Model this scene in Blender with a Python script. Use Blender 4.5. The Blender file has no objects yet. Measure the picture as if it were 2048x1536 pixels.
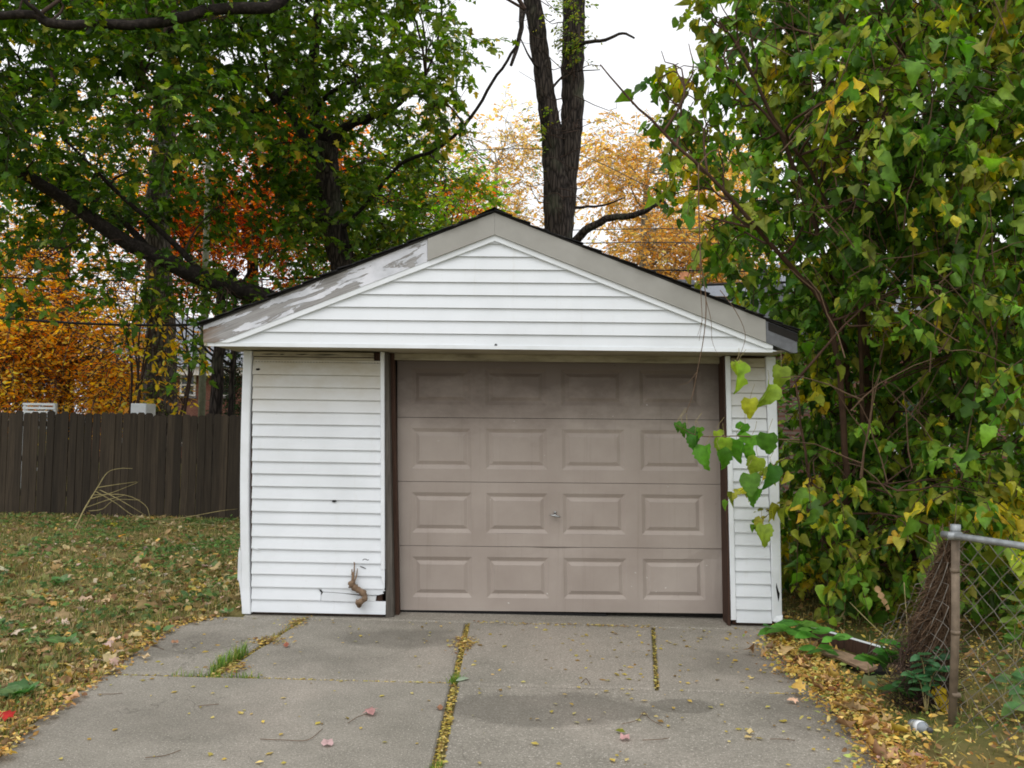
import bpy, math, random
import numpy as np
from mathutils import Vector, Matrix, noise

random.seed(7)
RNG = np.random.default_rng(11)
scene = bpy.context.scene
COL = scene.collection

# ------------------------------------------------------------------ camera
FPX, CX0, CY0 = 1656.0, 1024.0, 768.0            # focal length in pixels of the 2048 px wide photo
CAM = np.array([0.0, -6.6, 1.55])
PITCH, YAW, ROLL = math.atan(80 / FPX), math.radians(2.0), 0.0145
FW = np.array([-math.sin(YAW) * math.cos(PITCH), math.cos(YAW) * math.cos(PITCH), math.sin(PITCH)])
R0 = np.array([math.cos(YAW), math.sin(YAW), 0.0])
U0 = np.cross(R0, FW)
RT = math.cos(ROLL) * R0 + math.sin(ROLL) * U0
UP = np.cross(RT, FW)
cd = bpy.data.cameras.new('camera')
cam = bpy.data.objects.new('camera', cd)
COL.objects.link(cam)
cd.sensor_width = 36.0
cd.lens = FPX / 2048 * 36.0
cd.clip_start, cd.clip_end = 0.05, 900.0
cam.matrix_world = Matrix(((RT[0], UP[0], -FW[0], CAM[0]), (RT[1], UP[1], -FW[1], CAM[1]),
                           (RT[2], UP[2], -FW[2], CAM[2]), (0, 0, 0, 1)))
scene.camera = cam

def at(px, py, Y):
    """world point seen at a photo pixel on the upright plane y = Y"""
    d = FW + (px - CX0) / FPX * RT - (py - CY0) / FPX * UP
    return CAM + d * ((Y - CAM[1]) / d[1])

def atz(px, py, Z=0.0):
    d = FW + (px - CX0) / FPX * RT - (py - CY0) / FPX * UP
    return CAM + d * ((Z - CAM[2]) / d[2])

# ------------------------------------------------------------------ world, sun, exposure
SUN_EL, SUN_AZ = math.radians(58), math.radians(200)
world = bpy.data.worlds.new('World')
scene.world = world
world.use_nodes = True
wn, wl = world.node_tree.nodes, world.node_tree.links
wn.clear()
sky = wn.new('ShaderNodeTexSky')
sky.sky_type = 'NISHITA'
sky.sun_disc = False
sky.sun_elevation, sky.sun_rotation = SUN_EL, SUN_AZ
sky.air_density, sky.dust_density, sky.ozone_density = 1.0, 6.0, 1.0
hsv = wn.new('ShaderNodeHueSaturation')
hsv.inputs['Saturation'].default_value = 0.10
mixw = wn.new('ShaderNodeMix'); mixw.data_type = 'RGBA'
mixw.inputs[0].default_value = 0.75               # the cloud layer evens the sky out
mixw.inputs[7].default_value = (9.2, 9.35, 9.6, 1)
bg = wn.new('ShaderNodeBackground')
bg.inputs['Strength'].default_value = 0.15
out = wn.new('ShaderNodeOutputWorld')
wl.new(sky.outputs[0], hsv.inputs['Color'])
wl.new(hsv.outputs[0], mixw.inputs[6])
wl.new(mixw.outputs[2], bg.inputs[0])
wl.new(bg.outputs[0], out.inputs[0])
sl = bpy.data.lights.new('sun', 'SUN')
sl.energy, sl.angle, sl.color = 0.7, math.radians(50), (1.0, 0.97, 0.93)
sun = bpy.data.objects.new('sun', sl)
COL.objects.link(sun)
sdir = Vector((math.sin(SUN_AZ) * math.cos(SUN_EL), math.cos(SUN_AZ) * math.cos(SUN_EL), math.sin(SUN_EL)))
sun.rotation_euler = sdir.to_track_quat('Z', 'Y').to_euler()
vs = scene.view_settings
vs.view_transform, vs.look, vs.exposure, vs.gamma, vs.use_curve_mapping = 'Standard', 'None', 0.0, 1.0, False
scene.cycles.filter_width = 1.8
scene.cycles.max_bounces = 6
scene.cycles.diffuse_bounces = 3
scene.cycles.glossy_bounces = 2
scene.cycles.transparent_max_bounces = 8

# ------------------------------------------------------------------ materials
def srgb(r, g, b):
    f = lambda c: (c / 255 / 12.92) if c / 255 <= 0.04045 else ((c / 255 + 0.055) / 1.055) ** 2.4
    return (f(r), f(g), f(b), 1.0)

class Mat:
    """small node builder"""
    def __init__(s, name, rough=0.7, spec=0.3):
        s.m = bpy.data.materials.new(name)
        s.m.use_nodes = True
        s.n, s.l = s.m.node_tree.nodes, s.m.node_tree.links
        s.b = s.n['Principled BSDF']
        s.b.inputs['Roughness'].default_value = rough
        s.b.inputs['Specular IOR Level'].default_value = spec
        g = s.n.new('ShaderNodeNewGeometry')
        s.pos = g.outputs['Position']
        s.geo = g
    def map(s, scale=(1, 1, 1), rot=(0, 0, 0), loc=(0, 0, 0), src=None):
        m = s.n.new('ShaderNodeMapping')
        m.vector_type = 'TEXTURE' if rot != (0, 0, 0) else 'POINT'
        m.inputs['Rotation'].default_value = rot
        m.inputs['Location'].default_value = loc
        if rot != (0, 0, 0):
            m.inputs['Scale'].default_value = tuple(1 / v for v in scale)
        else:
            m.inputs['Scale'].default_value = scale
        s.l.new(src or s.pos, m.inputs[0])
        return m.outputs[0]
    def noise(s, scale, detail=4, rough=0.55, vec=None, dist=0.0):
        n = s.n.new('ShaderNodeTexNoise')
        n.inputs['Scale'].default_value = scale
        n.inputs['Detail'].default_value = detail
        n.inputs['Roughness'].default_value = rough
        n.inputs['Distortion'].default_value = dist
        s.l.new(vec or s.pos, n.inputs['Vector'])
        return n.outputs['Fac']
    def voro(s, scale, vec=None, feature='F1', out='Distance'):
        n = s.n.new('ShaderNodeTexVoronoi')
        n.feature = feature
        n.inputs['Scale'].default_value = scale
        s.l.new(vec or s.pos, n.inputs['Vector'])
        return n.outputs[out]
    def ramp(s, fac, stops, interp='LINEAR'):
        r = s.n.new('ShaderNodeValToRGB')
        r.color_ramp.interpolation = interp
        e = r.color_ramp.elements
        while len(e) < len(stops):
            e.new(0.5)
        for i, (p, c) in enumerate(stops):
            e[i].position = p
            e[i].color = c if len(c) == 4 else (*c, 1)
        s.l.new(fac, r.inputs[0])
        return r.outputs[0]
    def step(s, fac, a, b):
        return s.ramp(fac, [(a, (0, 0, 0, 1)), (b, (1, 1, 1, 1))])
    def mix(s, fac, a, b, mode='MIX'):
        m = s.n.new('ShaderNodeMix'); m.data_type = 'RGBA'; m.blend_type = mode
        for sock, v in ((m.inputs[0], fac), (m.inputs[6], a), (m.inputs[7], b)):
            if isinstance(v, (int, float)):
                sock.default_value = v
            elif isinstance(v, tuple):
                sock.default_value = v
            else:
                s.l.new(v, sock)
        return m.outputs[2]
    def math(s, op, a, b=0.0):
        m = s.n.new('ShaderNodeMath'); m.operation = op
        for sock, v in zip(m.inputs, (a, b)):
            if isinstance(v, (int, float)):
                sock.default_value = v
            else:
                s.l.new(v, sock)
        return m.outputs[0]
    def sep(s):
        x = s.n.new('ShaderNodeSeparateXYZ')
        s.l.new(s.pos, x.inputs[0])
        return x.outputs
    def rand(s):
        o = s.n.new('ShaderNodeObjectInfo')
        return o.outputs['Random']
    def color(s, c):
        if isinstance(c, tuple):
            s.b.inputs['Base Color'].default_value = c
        else:
            s.l.new(c, s.b.inputs['Base Color'])
        return s
    def rough(s, c):
        s.l.new(c, s.b.inputs['Roughness'])
        return s
    def bump(s, h, strength=0.3, dist=0.01):
        b = s.n.new('ShaderNodeBump')
        b.inputs['Strength'].default_value = strength
        b.inputs['Distance'].default_value = dist
        s.l.new(h, b.inputs['Height'])
        s.l.new(b.outputs[0], s.b.inputs['Normal'])
        return s

M = {}
def plain(name, c, rough=0.7, spec=0.3, var=0.25, scale=12, metal=0.0):
    k = Mat(name, rough, spec)
    n = k.noise(scale, 5)
    dark = tuple(v * (1 - var) for v in c[:3]) + (1,)
    lite = tuple(min(1, v * (1 + var)) for v in c[:3]) + (1,)
    k.color(k.ramp(n, [(0.3, dark), (0.7, lite)]))
    k.bump(k.noise(scale * 6, 4), 0.15, 0.004)
    k.b.inputs['Metallic'].default_value = metal
    M[name] = k.m
    return k

def leafmat(name, rough=0.45, trans=0.42, spec=0.25):
    m = bpy.data.materials.new(name); m.use_nodes = True
    n, l = m.node_tree.nodes, m.node_tree.links
    b = n['Principled BSDF']
    b.inputs['Roughness'].default_value = rough
    b.inputs['Specular IOR Level'].default_value = spec
    a = n.new('ShaderNodeVertexColor'); a.layer_name = 'Col'
    g = n.new('ShaderNodeNewGeometry')
    t = n.new('ShaderNodeTexNoise'); t.inputs['Scale'].default_value = 22; t.inputs['Detail'].default_value = 3
    l.new(g.outputs['Position'], t.inputs['Vector'])
    r = n.new('ShaderNodeMapRange'); r.inputs[1].default_value = 0.3; r.inputs[2].default_value = 0.7
    r.inputs[3].default_value = 0.72; r.inputs[4].default_value = 1.25
    l.new(t.outputs['Fac'], r.inputs[0])
    mx = n.new('ShaderNodeMix'); mx.data_type = 'RGBA'; mx.blend_type = 'MULTIPLY'; mx.inputs[0].default_value = 1
    l.new(a.outputs['Color'], mx.inputs[6]); l.new(r.outputs[0], mx.inputs[7])
    l.new(mx.outputs[2], b.inputs['Base Color'])
    tr = n.new('ShaderNodeBsdfTranslucent')
    hs = n.new('ShaderNodeHueSaturation'); hs.inputs['Saturation'].default_value = 1.1; hs.inputs['Value'].default_value = 1.5
    l.new(mx.outputs[2], hs.inputs['Color']); l.new(hs.outputs[0], tr.inputs['Color'])
    ms = n.new('ShaderNodeMixShader'); ms.inputs[0].default_value = trans
    l.new(b.outputs[0], ms.inputs[1]); l.new(tr.outputs[0], ms.inputs[2])
    l.new(ms.outputs[0], n['Material Output'].inputs['Surface'])
    M[name] = m
leafmat('leaf')
leafmat('dry_leaf', 0.6, 0.2, 0.2)
leafmat('far_leaf', 0.55, 0.55, 0.15)
leafmat('grass', 0.55, 0.3, 0.2)

# white vinyl siding, a little grime washed down from the soffit
k = Mat('vinyl', 0.42, 0.4)
c = k.ramp(k.noise(1.4, 6, 0.6), [(0.3, srgb(214, 218, 221)), (0.6, srgb(227, 231, 235))])
c = k.mix(k.math('MULTIPLY', k.step(k.noise(1.0, 6, 0.7, k.map((14, 14, 0.9))), 0.58, 0.78), 0.22), c, srgb(190, 186, 172))
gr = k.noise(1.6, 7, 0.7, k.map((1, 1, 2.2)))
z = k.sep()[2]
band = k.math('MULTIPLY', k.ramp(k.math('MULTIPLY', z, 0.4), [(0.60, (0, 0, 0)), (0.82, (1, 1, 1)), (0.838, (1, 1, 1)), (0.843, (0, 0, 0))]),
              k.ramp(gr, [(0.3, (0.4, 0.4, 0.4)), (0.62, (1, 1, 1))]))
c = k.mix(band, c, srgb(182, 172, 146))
c = k.mix(k.math('MULTIPLY', k.step(k.noise(60, 3), 0.70, 0.78), 0.5), c, srgb(160, 155, 145))
k.color(c)
k.bump(k.noise(1, 4, 0.6, k.map((3, 60, 90))), 0.06, 0.003)
M['vinyl'] = k.m
k = Mat('vinyl_trim', 0.4, 0.4)
k.color(k.ramp(k.noise(4, 6), [(0.3, srgb(222, 226, 228)), (0.6, srgb(235, 239, 243))]))
M['vinyl_trim'] = k.m
# soffit, weathered cream paint
k = Mat('soffit', 0.7)
k.color(k.ramp(k.noise(3, 6, 0.65, k.map((1, 5, 5))), [(0.3, srgb(120, 112, 94)), (0.6, srgb(176, 168, 146))]))
k.bump(k.noise(20, 5), 0.3, 0.005)
M['soffit'] = k.m
# coated grey-taupe aluminium fascia
k = Mat('fascia_grey', 0.5, 0.35)
k.color(k.ramp(k.noise(2.5, 6, 0.6), [(0.3, srgb(150, 148, 141)), (0.7, srgb(168, 166, 160))]))
k.bump(k.noise(2, 2), 0.1, 0.02)
M['fascia_grey'] = k.m
# peeling paint on the bare fascia board: stretched along the rake
ang = math.atan(0.398)
k = Mat('fascia_peel', 0.75)
mp = k.map((1.7, 3, 8), rot=(0, -ang, 0))
n1 = k.noise(1.7, 8, 0.62, mp, 0.6)
wood = k.ramp(k.noise(2.0, 8, 0.7, k.map((2, 4, 60), rot=(0, -ang, 0))), [(0.25, srgb(110, 107, 104)), (0.5, srgb(156, 154, 153)), (0.75, srgb(184, 183, 182))])
rot_ = k.ramp(k.noise(5, 6, 0.6, mp), [(0.3, srgb(84, 62, 44)), (0.7, srgb(150, 124, 98))])
xs = k.sep()[0]
rt = k.math('ADD', k.math('MULTIPLY', k.math('ADD', xs, 2.62), -3.4), k.math('MULTIPLY', n1, 2.0))
wood = k.mix(k.step(rt, 0.25, 0.8), wood, rot_)
pk = k.math('ADD', n1, k.math('MULTIPLY', k.math('ADD', xs, 1.75), 0.10))
pf = k.step(pk, 0.475, 0.49)
k.color(k.mix(pf, wood, k.ramp(k.noise(6, 4), [(0.3, srgb(196, 199, 205)), (0.7, srgb(232, 233, 240))])))
k.bump(k.math('ADD', pf, k.math('MULTIPLY', k.noise(3, 6, 0.7, k.map((2, 4, 60), rot=(0, -ang, 0))), 0.6)), 0.7, 0.006)
M['fascia_peel'] = k.m
# painted steel door
k = Mat('door_paint', 0.5, 0.35)
c = k.ramp(k.noise(1.6, 7, 0.6), [(0.3, srgb(154, 142, 133)), (0.7, srgb(172, 161, 152))])
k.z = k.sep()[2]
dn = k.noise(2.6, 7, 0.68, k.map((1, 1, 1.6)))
dirt_shade = k.step(k.math('ADD', k.math('MULTIPLY', k.z, 0.42), k.math('MULTIPLY', dn, 0.30)), 0.76, 0.96)  # dirt, plus the overhang's shade put into the colour of the top section
c = k.mix(k.math('MULTIPLY', dirt_shade, 0.8), c, srgb(86, 73, 64))
drip = k.math('MULTIPLY', k.step(k.noise(1.0, 5, 0.7, k.map((26, 26, 0.8))), 0.56, 0.74), 0.28)
c = k.mix(drip, c, srgb(120, 110, 98))
ns = k.noise(26, 2, 0.5)
fl = k.math('MULTIPLY', k.step(ns, 0.755, 0.77), k.step(k.noise(3, 2), 0.48, 0.56))
c = k.mix(fl, c, srgb(205, 202, 196))
drk = k.step(k.noise(34, 2, 0.5, k.map((1, 1, 1), loc=(7, 3, 1))), 0.79, 0.81)
c = k.mix(drk, c, srgb(70, 60, 52))
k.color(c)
k.bump(k.noise(1, 4, 0.7, k.map((40, 40, 220))), 0.08, 0.003)
M['door_paint'] = k.m
# weathered timber
def timber(name, a, b, stretch, rough=0.8, rnd=0.5):
    k = Mat(name, rough)
    v = k.noise(1.0, 8, 0.7, k.map(stretch), 0.5)
    c = k.ramp(v, [(0.25, a), (0.75, b)])
    r = k.rand()
    f = k.ramp(r, [(0.0, (1 - rnd, 1 - rnd, 1 - rnd)), (1.0, (1 + rnd * 0.6, 1 + rnd * 0.55, 1 + rnd * 0.5))])
    c = k.mix(1.0, c, f, 'MULTIPLY')
    k.color(c)
    k.bump(v, 0.5, 0.004)
    M[name] = k.m
    return k
timber('fence_wood', srgb(32, 27, 22), srgb(76, 66, 53), (40, 20, 1.6), 0.85, 0.42)
timber('grey_wood', srgb(62, 57, 52), srgb(124, 118, 110), (60, 30, 3), 0.85, 0.2)
timber('brown_wood', srgb(40, 28, 22), srgb(92, 66, 52), (60, 30, 4), 0.8, 0.2)
timber('lumber', srgb(96, 76, 60), srgb(168, 142, 116), (10, 10, 60), 0.8, 0.2)
timber('dead_wood', srgb(96, 76, 60), srgb(158, 132, 106), (30, 30, 14), 0.8, 0.2)
plain('white_paint', srgb(222, 226, 228), 0.6, .3, .07)
plain('black_hole', (0.012, 0.011, 0.01, 1), 0.9, 0.1)
plain('dark_metal', srgb(70, 72, 74), 0.5, 0.4)
plain('galvanised', srgb(150, 154, 156), 0.45, 0.5, 0.3, 20, 0.5)
plain('rusty_pipe', srgb(122, 108, 92), 0.7, 0.3, 0.35, 14, 0.2)
k = Mat('thatch', 0.95, 0.1)
k.color(k.ramp(k.noise(40, 6, 0.75, k.map((1, 1, .5))), [(0.3, srgb(52, 38, 30)), (0.55, srgb(104, 80, 62)), (0.75, srgb(146, 118, 92))]))
k.bump(k.noise(60, 5, 0.7), 0.9, 0.02)
M['thatch'] = k.m
plain('wire_mesh', srgb(134, 128, 118), 0.6, 0.4, 0.3, 20, 0.3)
plain('cable', srgb(26, 25, 26), 0.6)
plain('thin_cable', srgb(70, 68, 66), 0.6)
plain('chrome', srgb(170, 172, 172), 0.3, 0.5, 0.1, 20, 0.8)
plain('twig_bark', srgb(104, 84, 66), 0.85, 0.2, 0.3)
plain('straw', srgb(150, 138, 96), 0.8, 0.2, 0.3)
plain('stem_bark', srgb(66, 52, 44), 0.85, 0.2, 0.35, 8)
plain('mulberry_bark', srgb(82, 62, 50), 0.85, 0.2, 0.35, 8)
plain('clay', srgb(190, 130, 92), 0.8)
plain('slate_grey', srgb(110, 112, 116), 0.8)
plain('stone_white', srgb(220, 220, 216), 0.7)
plain('pole_wood', srgb(122, 124, 104), 0.85, 0.2, 0.2)
plain('dark_interior', (0.02, 0.018, 0.016, 1), 0.9)

def bark(name, a, b, scale=7.0, strength=0.9):
    k = Mat(name, 0.92, 0.15)
    v1 = k.noise(scale, 8, 0.65, k.map((1.6, 1.6, 0.22)), 0.8)
    v2 = k.voro(scale * 1.7, k.map((1.5, 1.5, 0.25)), 'DISTANCE_TO_EDGE')
    h = k.math('ADD', k.math('MULTIPLY', k.math('MINIMUM', v2, 0.25), 2.2), v1)
    c = k.ramp(h, [(0.35, tuple(x * 0.5 for x in a[:3]) + (1,)), (0.6, a), (1.0, b)])
    k.color(k.mix(k.step(k.noise(1.3, 4), 0.55, 0.7), c, k.mix(0.5, c, srgb(96, 100, 80))))
    k.bump(h, strength, 0.03)
    M[name] = k.m
def bark_round(name, a, b):
    k = Mat(name, 0.92, 0.15)
    h = k.noise(16, 8, 0.7, None, 0.6)
    k.color(k.ramp(h, [(0.3, tuple(x * 0.5 for x in a[:3]) + (1,)), (0.5, a), (0.75, b)]))
    k.bump(h, 0.7, 0.02)
    M[name] = k.m
bark_round('bark_limb', srgb(44, 39, 36), srgb(80, 72, 66))
bark('bark_dark', srgb(40, 35, 32), srgb(74, 66, 60))
bark('bark_grey', srgb(64, 58, 54), srgb(112, 103, 96))
bark('bark_pale', srgb(116, 113, 104), srgb(170, 166, 152))
# concrete
k = Mat('concrete', 0.85, 0.25)
big = k.noise(0.9, 6, 0.6)
fine = k.noise(70, 4, 0.7)
agg = k.voro(160)
c = k.ramp(big, [(0.3, srgb(138, 133, 122)), (0.5, srgb(155, 149, 138)), (0.72, srgb(173, 165, 154))])
c = k.mix(k.ramp(k.noise(5, 7, 0.7), [(0.35, (0.5, 0.5, 0.5)), (0.62, (0, 0, 0))]), c, srgb(122, 118, 108))
c = k.mix(k.math('MULTIPLY', k.step(k.noise(0.45, 4), 0.5, 0.66), 0.5), c, srgb(172, 160, 148))
c = k.mix(k.ramp(fine, [(0.3, (0.6, 0.6, 0.6)), (0.62, (0, 0, 0))]), c, srgb(96, 90, 80))
c = k.mix(k.step(k.noise(120, 2), 0.60, 0.70), c, srgb(196, 189, 178))
c = k.mix(k.math('MULTIPLY', k.step(k.noise(150, 2, 0.5, k.map((1, 1, 1), loc=(3, 5, 2))), 0.62, 0.72), 0.7), c, srgb(88, 80, 70))
wob = k.noise(1.9, 6, 0.62)
def blot(x, y, rx, ry, soft=0.25, amt=0.8):
    global c
    xyz = k.sep()
    dx = k.math('MULTIPLY', k.math('SUBTRACT', xyz[0], x), 1 / rx)
    dy = k.math('MULTIPLY', k.math('SUBTRACT', xyz[1], y), 1 / ry)
    d = k.math('ADD', k.math('MULTIPLY', dx, dx), k.math('MULTIPLY', dy, dy))
    d = k.math('ADD', d, k.math('MULTIPLY', k.math('SUBTRACT', wob, 0.5), 2.6))
    f = k.ramp(k.math('MULTIPLY', d, 0.5), [(0.5 - soft, (amt, amt, amt)), (0.5, (0, 0, 0))])
    c = k.mix(f, c, k.mix(0.5, c, srgb(64, 60, 52)))
for px, py, rx, ry, so, am in ((1080, 1416, 0.60, 0.30, 0.16, 0.75), (1370, 1410, 0.18, 0.12, 0.1, 0.7), (800, 1275, 0.5, 0.3, 0.3, 0.7),
                               (380, 1285, 0.45, 0.4, 0.3, 0.6), (1510, 1330, 0.5, 0.5, 0.35, 0.7), (640, 1320, 0.5, 0.35, 0.4, 0.4),
                               (1640, 1430, 0.5, 0.4, 0.3, 0.55), (330, 1440, 0.8, 0.35, 0.45, 0.35)):
    w = atz(px, py)
    blot(float(w[0]), float(w[1]), rx, ry, so, am)
va = k.n.new('ShaderNodeVectorMath'); va.operation = 'ADD'
nz = k.n.new('ShaderNodeTexNoise'); nz.inputs['Scale'].default_value = 2.2; nz.inputs['Detail'].default_value = 6
k.l.new(k.pos, nz.inputs['Vector']); k.l.new(k.pos, va.inputs[0])
vm = k.n.new('ShaderNodeVectorMath'); vm.operation = 'SCALE'; vm.inputs['Scale'].default_value = 0.55
k.l.new(nz.outputs['Color'], vm.inputs[0]); k.l.new(vm.outputs[0], va.inputs[1])
cr = k.voro(0.8, va.outputs[0], 'DISTANCE_TO_EDGE')
crm = k.math('MULTIPLY', k.ramp(cr, [(0.0, (1, 1, 1)), (0.004, (0, 0, 0))]), k.step(k.noise(0.8, 3, 0.5, k.map((1, 1, 1), loc=(9, 2, 0))), 0.5, 0.6))
c = k.mix(k.math('MULTIPLY', crm, 0.45), c, srgb(62, 58, 50))
k.color(c)
k.bump(k.math('ADD', k.math('SUBTRACT', fine, crm), k.math('MULTIPLY', agg, 0.8)), 0.45, 0.005)
M['concrete'] = k.m
# soil and thatch
k = Mat('soil', 0.95, 0.1)
c = k.ramp(k.noise(3, 8, 0.7), [(0.3, srgb(84, 76, 48)), (0.5, srgb(116, 106, 66)), (0.7, srgb(146, 128, 86))])
c = k.mix(k.step(k.noise(1.2, 5), 0.48, 0.62), c, srgb(92, 100, 52))
k.color(c)
k.bump(k.noise(40, 6, 0.7), 0.8, 0.02)
M['soil'] = k.m
# asphalt shingles
k = Mat('shingle', 0.95, 0.1)
c = k.ramp(k.noise(60, 4, 0.7), [(0.3, srgb(30, 30, 31)), (0.7, srgb(66, 66, 68))])
k.color(k.mix(k.step(k.noise(9, 5), 0.6, 0.7), c, srgb(112, 108, 102)))
k.bump(k.noise(150, 2), 0.5, 0.004)
M['shingle'] = k.m
k = Mat('shingle_far', 0.95, 0.1)
k.color(k.ramp(k.noise(14, 5, 0.7), [(0.3, srgb(112, 116, 122)), (0.7, srgb(142, 146, 152))]))
M['shingle_far'] = k.m
k = Mat('house_glass', 0.08, 0.6)
k.color(srgb(44, 52, 54)); M['house_glass'] = k.m
def brickmat(name, a, b):
    k = Mat(name, 0.9, 0.15)
    r = k.rand()
    k.color(k.mix(k.noise(9, 4), k.ramp(r, [(0, a), (1, b)]), srgb(92, 66, 58)))
    k.bump(k.noise(60, 4), 0.3, 0.004)
    M[name] = k.m
brickmat('brick', srgb(116, 66, 54), srgb(150, 98, 82))
k = Mat('brick_coursed', 0.9, 0.15)
bt = k.n.new('ShaderNodeTexBrick')
bt.inputs['Scale'].default_value = 4.6
bt.inputs['Color1'].default_value = srgb(120, 72, 60); bt.inputs['Color2'].default_value = srgb(146, 96, 82)
bt.inputs['Mortar'].default_value = srgb(150, 140, 130); bt.inputs['Mortar Size'].default_value = 0.015
k.l.new(k.map((1, 1, 1), rot=(math.radians(90), 0, 0)), bt.inputs['Vector'])
k.color(k.mix(k.noise(1.5, 4), bt.outputs[0], srgb(96, 72, 64)))
M['brick_coursed'] = k.m
k = Mat('plastic_clear', 0.15, 0.5)
k.color(srgb(196, 204, 212)); k.b.inputs['Transmission Weight'].default_value = 0.6
M['plastic_clear'] = k.m

# ------------------------------------------------------------------ mesh helpers
def tag(o, label=None, cat=None, group=None, kind=None):
    if label: o['label'] = label
    if cat: o['category'] = cat
    if group: o['group'] = group
    if kind: o['kind'] = kind
    return o

def root(name, loc, label, cat, group=None):
    o = bpy.data.objects.new(name, None)
    o.empty_display_size = 0.2
    COL.objects.link(o)
    o.location = Vector(loc)
    return tag(o, label, cat, group)

def adopt(o, parent):
    """keep the world place; roots are Empties moved to the thing's base, part meshes sit at the origin"""
    o.parent = parent
    if parent.type == 'EMPTY':
        o.matrix_parent_inverse = Matrix.Translation(-parent.location)
    return o

class MB:
    def __init__(s):
        s.v, s.f, s.mi = [], [], []
    def add(s, vs, fs, mi=0):
        b = len(s.v)
        s.v.extend([tuple(map(float, p)) for p in vs])
        s.f.extend([tuple(b + i for i in f) for f in fs])
        s.mi.extend([mi] * len(fs))
        return s
    def hexa(s, p, mi=0):
        """8 corners: bottom 4 counter-clockwise, top 4 counter-clockwise"""
        return s.add(p, [(3, 2, 1, 0), (4, 5, 6, 7), (0, 1, 5, 4), (1, 2, 6, 5), (2, 3, 7, 6), (3, 0, 4, 7)], mi)
    def box(s, x0, x1, y0, y1, z0, z1, T=None, mi=0):
        p = [(x0, y0, z0), (x1, y0, z0), (x1, y1, z0), (x0, y1, z0), (x0, y0, z1), (x1, y0, z1), (x1, y1, z1), (x0, y1, z1)]
        if T: p = [T(*q) for q in p]
        return s.hexa(p, mi)
    def prism(s, poly, y0, y1, T=None, mi=0):
        """polygon in (x,z) counter-clockwise seen from -y, extruded from y0 to y1"""
        n = len(poly)
        p = [(x, y0, z) for x, z in poly] + [(x, y1, z) for x, z in poly]
        if T: p = [T(*q) for q in p]
        fs = [tuple(range(n)), tuple(range(2 * n - 1, n - 1, -1))]
        fs += [(i, n + i, n + (i + 1) % n, (i + 1) % n) for i in range(n)]
        return s.add(p, fs, mi)
    def tube(s, pts, radii, sides=8, caps=True, mi=0, jit=0.0):
        pts = [Vector(p) for p in pts]
        n = len(pts)
        if not hasattr(radii, '__len__'):
            radii = [radii] * n
        vs = []
        nrm = None
        for i in range(n):
            t = (pts[min(i + 1, n - 1)] - pts[max(i - 1, 0)]).normalized()
            if nrm is None:
                nrm = t.orthogonal().normalized()
            else:
                nrm = (nrm - t * nrm.dot(t))
                nrm = nrm.normalized() if nrm.length > 1e-6 else t.orthogonal().normalized()
            bn = t.cross(nrm)
            for j in range(sides):
                a = 2 * math.pi * j / sides
                r = radii[i] * (1 + jit * random.uniform(-1, 1))
                vs.append(pts[i] + (nrm * math.cos(a) + bn * math.sin(a)) * r)
        fs = []
        for i in range(n - 1):
            for j in range(sides):
                a, b = i * sides + j, i * sides + (j + 1) % sides
                fs.append((a, b, b + sides, a + sides))
        if caps:
            fs.append(tuple(range(sides - 1, -1, -1)))
            fs.append(tuple(range((n - 1) * sides, n * sides)))
        return s.add(vs, fs, mi)
    def build(s, name, mat, parent=None, smooth=False, kind=None):
        me = bpy.data.meshes.new(name)
        me.from_pydata(s.v, [], s.f)
        for m in (mat if isinstance(mat, (list, tuple)) else [mat]):
            me.materials.append(M[m])
        if any(s.mi):
            me.polygons.foreach_set('material_index', s.mi)
        if smooth:
            me.polygons.foreach_set('use_smooth', [True] * len(me.polygons))
        me.update()
        o = bpy.data.objects.new(name, me)
        COL.objects.link(o)
        if parent is not None:
            adopt(o, parent)
        if kind: o['kind'] = kind
        return o

def bevel(o, w=0.004, seg=1):
    m = o.modifiers.new('bevel', 'BEVEL')
    m.width, m.segments, m.limit_method = w, seg, 'ANGLE'
    return o

def smooth_path(pts, n=4):
    """Catmull-Rom through points (any dimension)"""
    P = [np.array(p, float) for p in pts]
    P = [2 * P[0] - P[1]] + P + [2 * P[-1] - P[-2]]
    res = []
    for i in range(1, len(P) - 2):
        for k in range(n):
            t = k / n
            res.append(0.5 * ((2 * P[i]) + (-P[i - 1] + P[i + 1]) * t + (2 * P[i - 1] - 5 * P[i] + 4 * P[i + 1] - P[i + 2]) * t * t
                              + (-P[i - 1] + 3 * P[i] - 3 * P[i + 1] + P[i + 2]) * t ** 3))
    res.append(P[-2])
    return res

def np_mesh(name, V, F, mat, col=None, parent=None, kind=None, smooth=False):
    V = np.asarray(V, np.float32); F = np.asarray(F, np.int32)
    me = bpy.data.meshes.new(name)
    nf, w = F.shape
    me.vertices.add(len(V)); me.vertices.foreach_set('co', V.ravel())
    me.loops.add(nf * w); me.loops.foreach_set('vertex_index', F.ravel())
    me.polygons.add(nf)
    me.polygons.foreach_set('loop_start', np.arange(0, nf * w, w, dtype=np.int32))
    me.polygons.foreach_set('loop_total', np.full(nf, w, np.int32))
    if smooth:
        me.polygons.foreach_set('use_smooth', np.ones(nf, bool))
    me.update(calc_edges=True)
    if col is not None:
        a = me.color_attributes.new('Col', 'FLOAT_COLOR', 'POINT')
        c = np.ones((len(V), 4), np.float32); c[:, :3] = col
        a.data.foreach_set('color', c.ravel())
    me.materials.append(M[mat])
    o = bpy.data.objects.new(name, me)
    COL.objects.link(o)
    if parent is not None: adopt(o, parent)
    if kind: o['kind'] = kind
    return o

def unit(a):
    return a / np.maximum(np.linalg.norm(a, axis=-1, keepdims=True), 1e-9)

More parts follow.
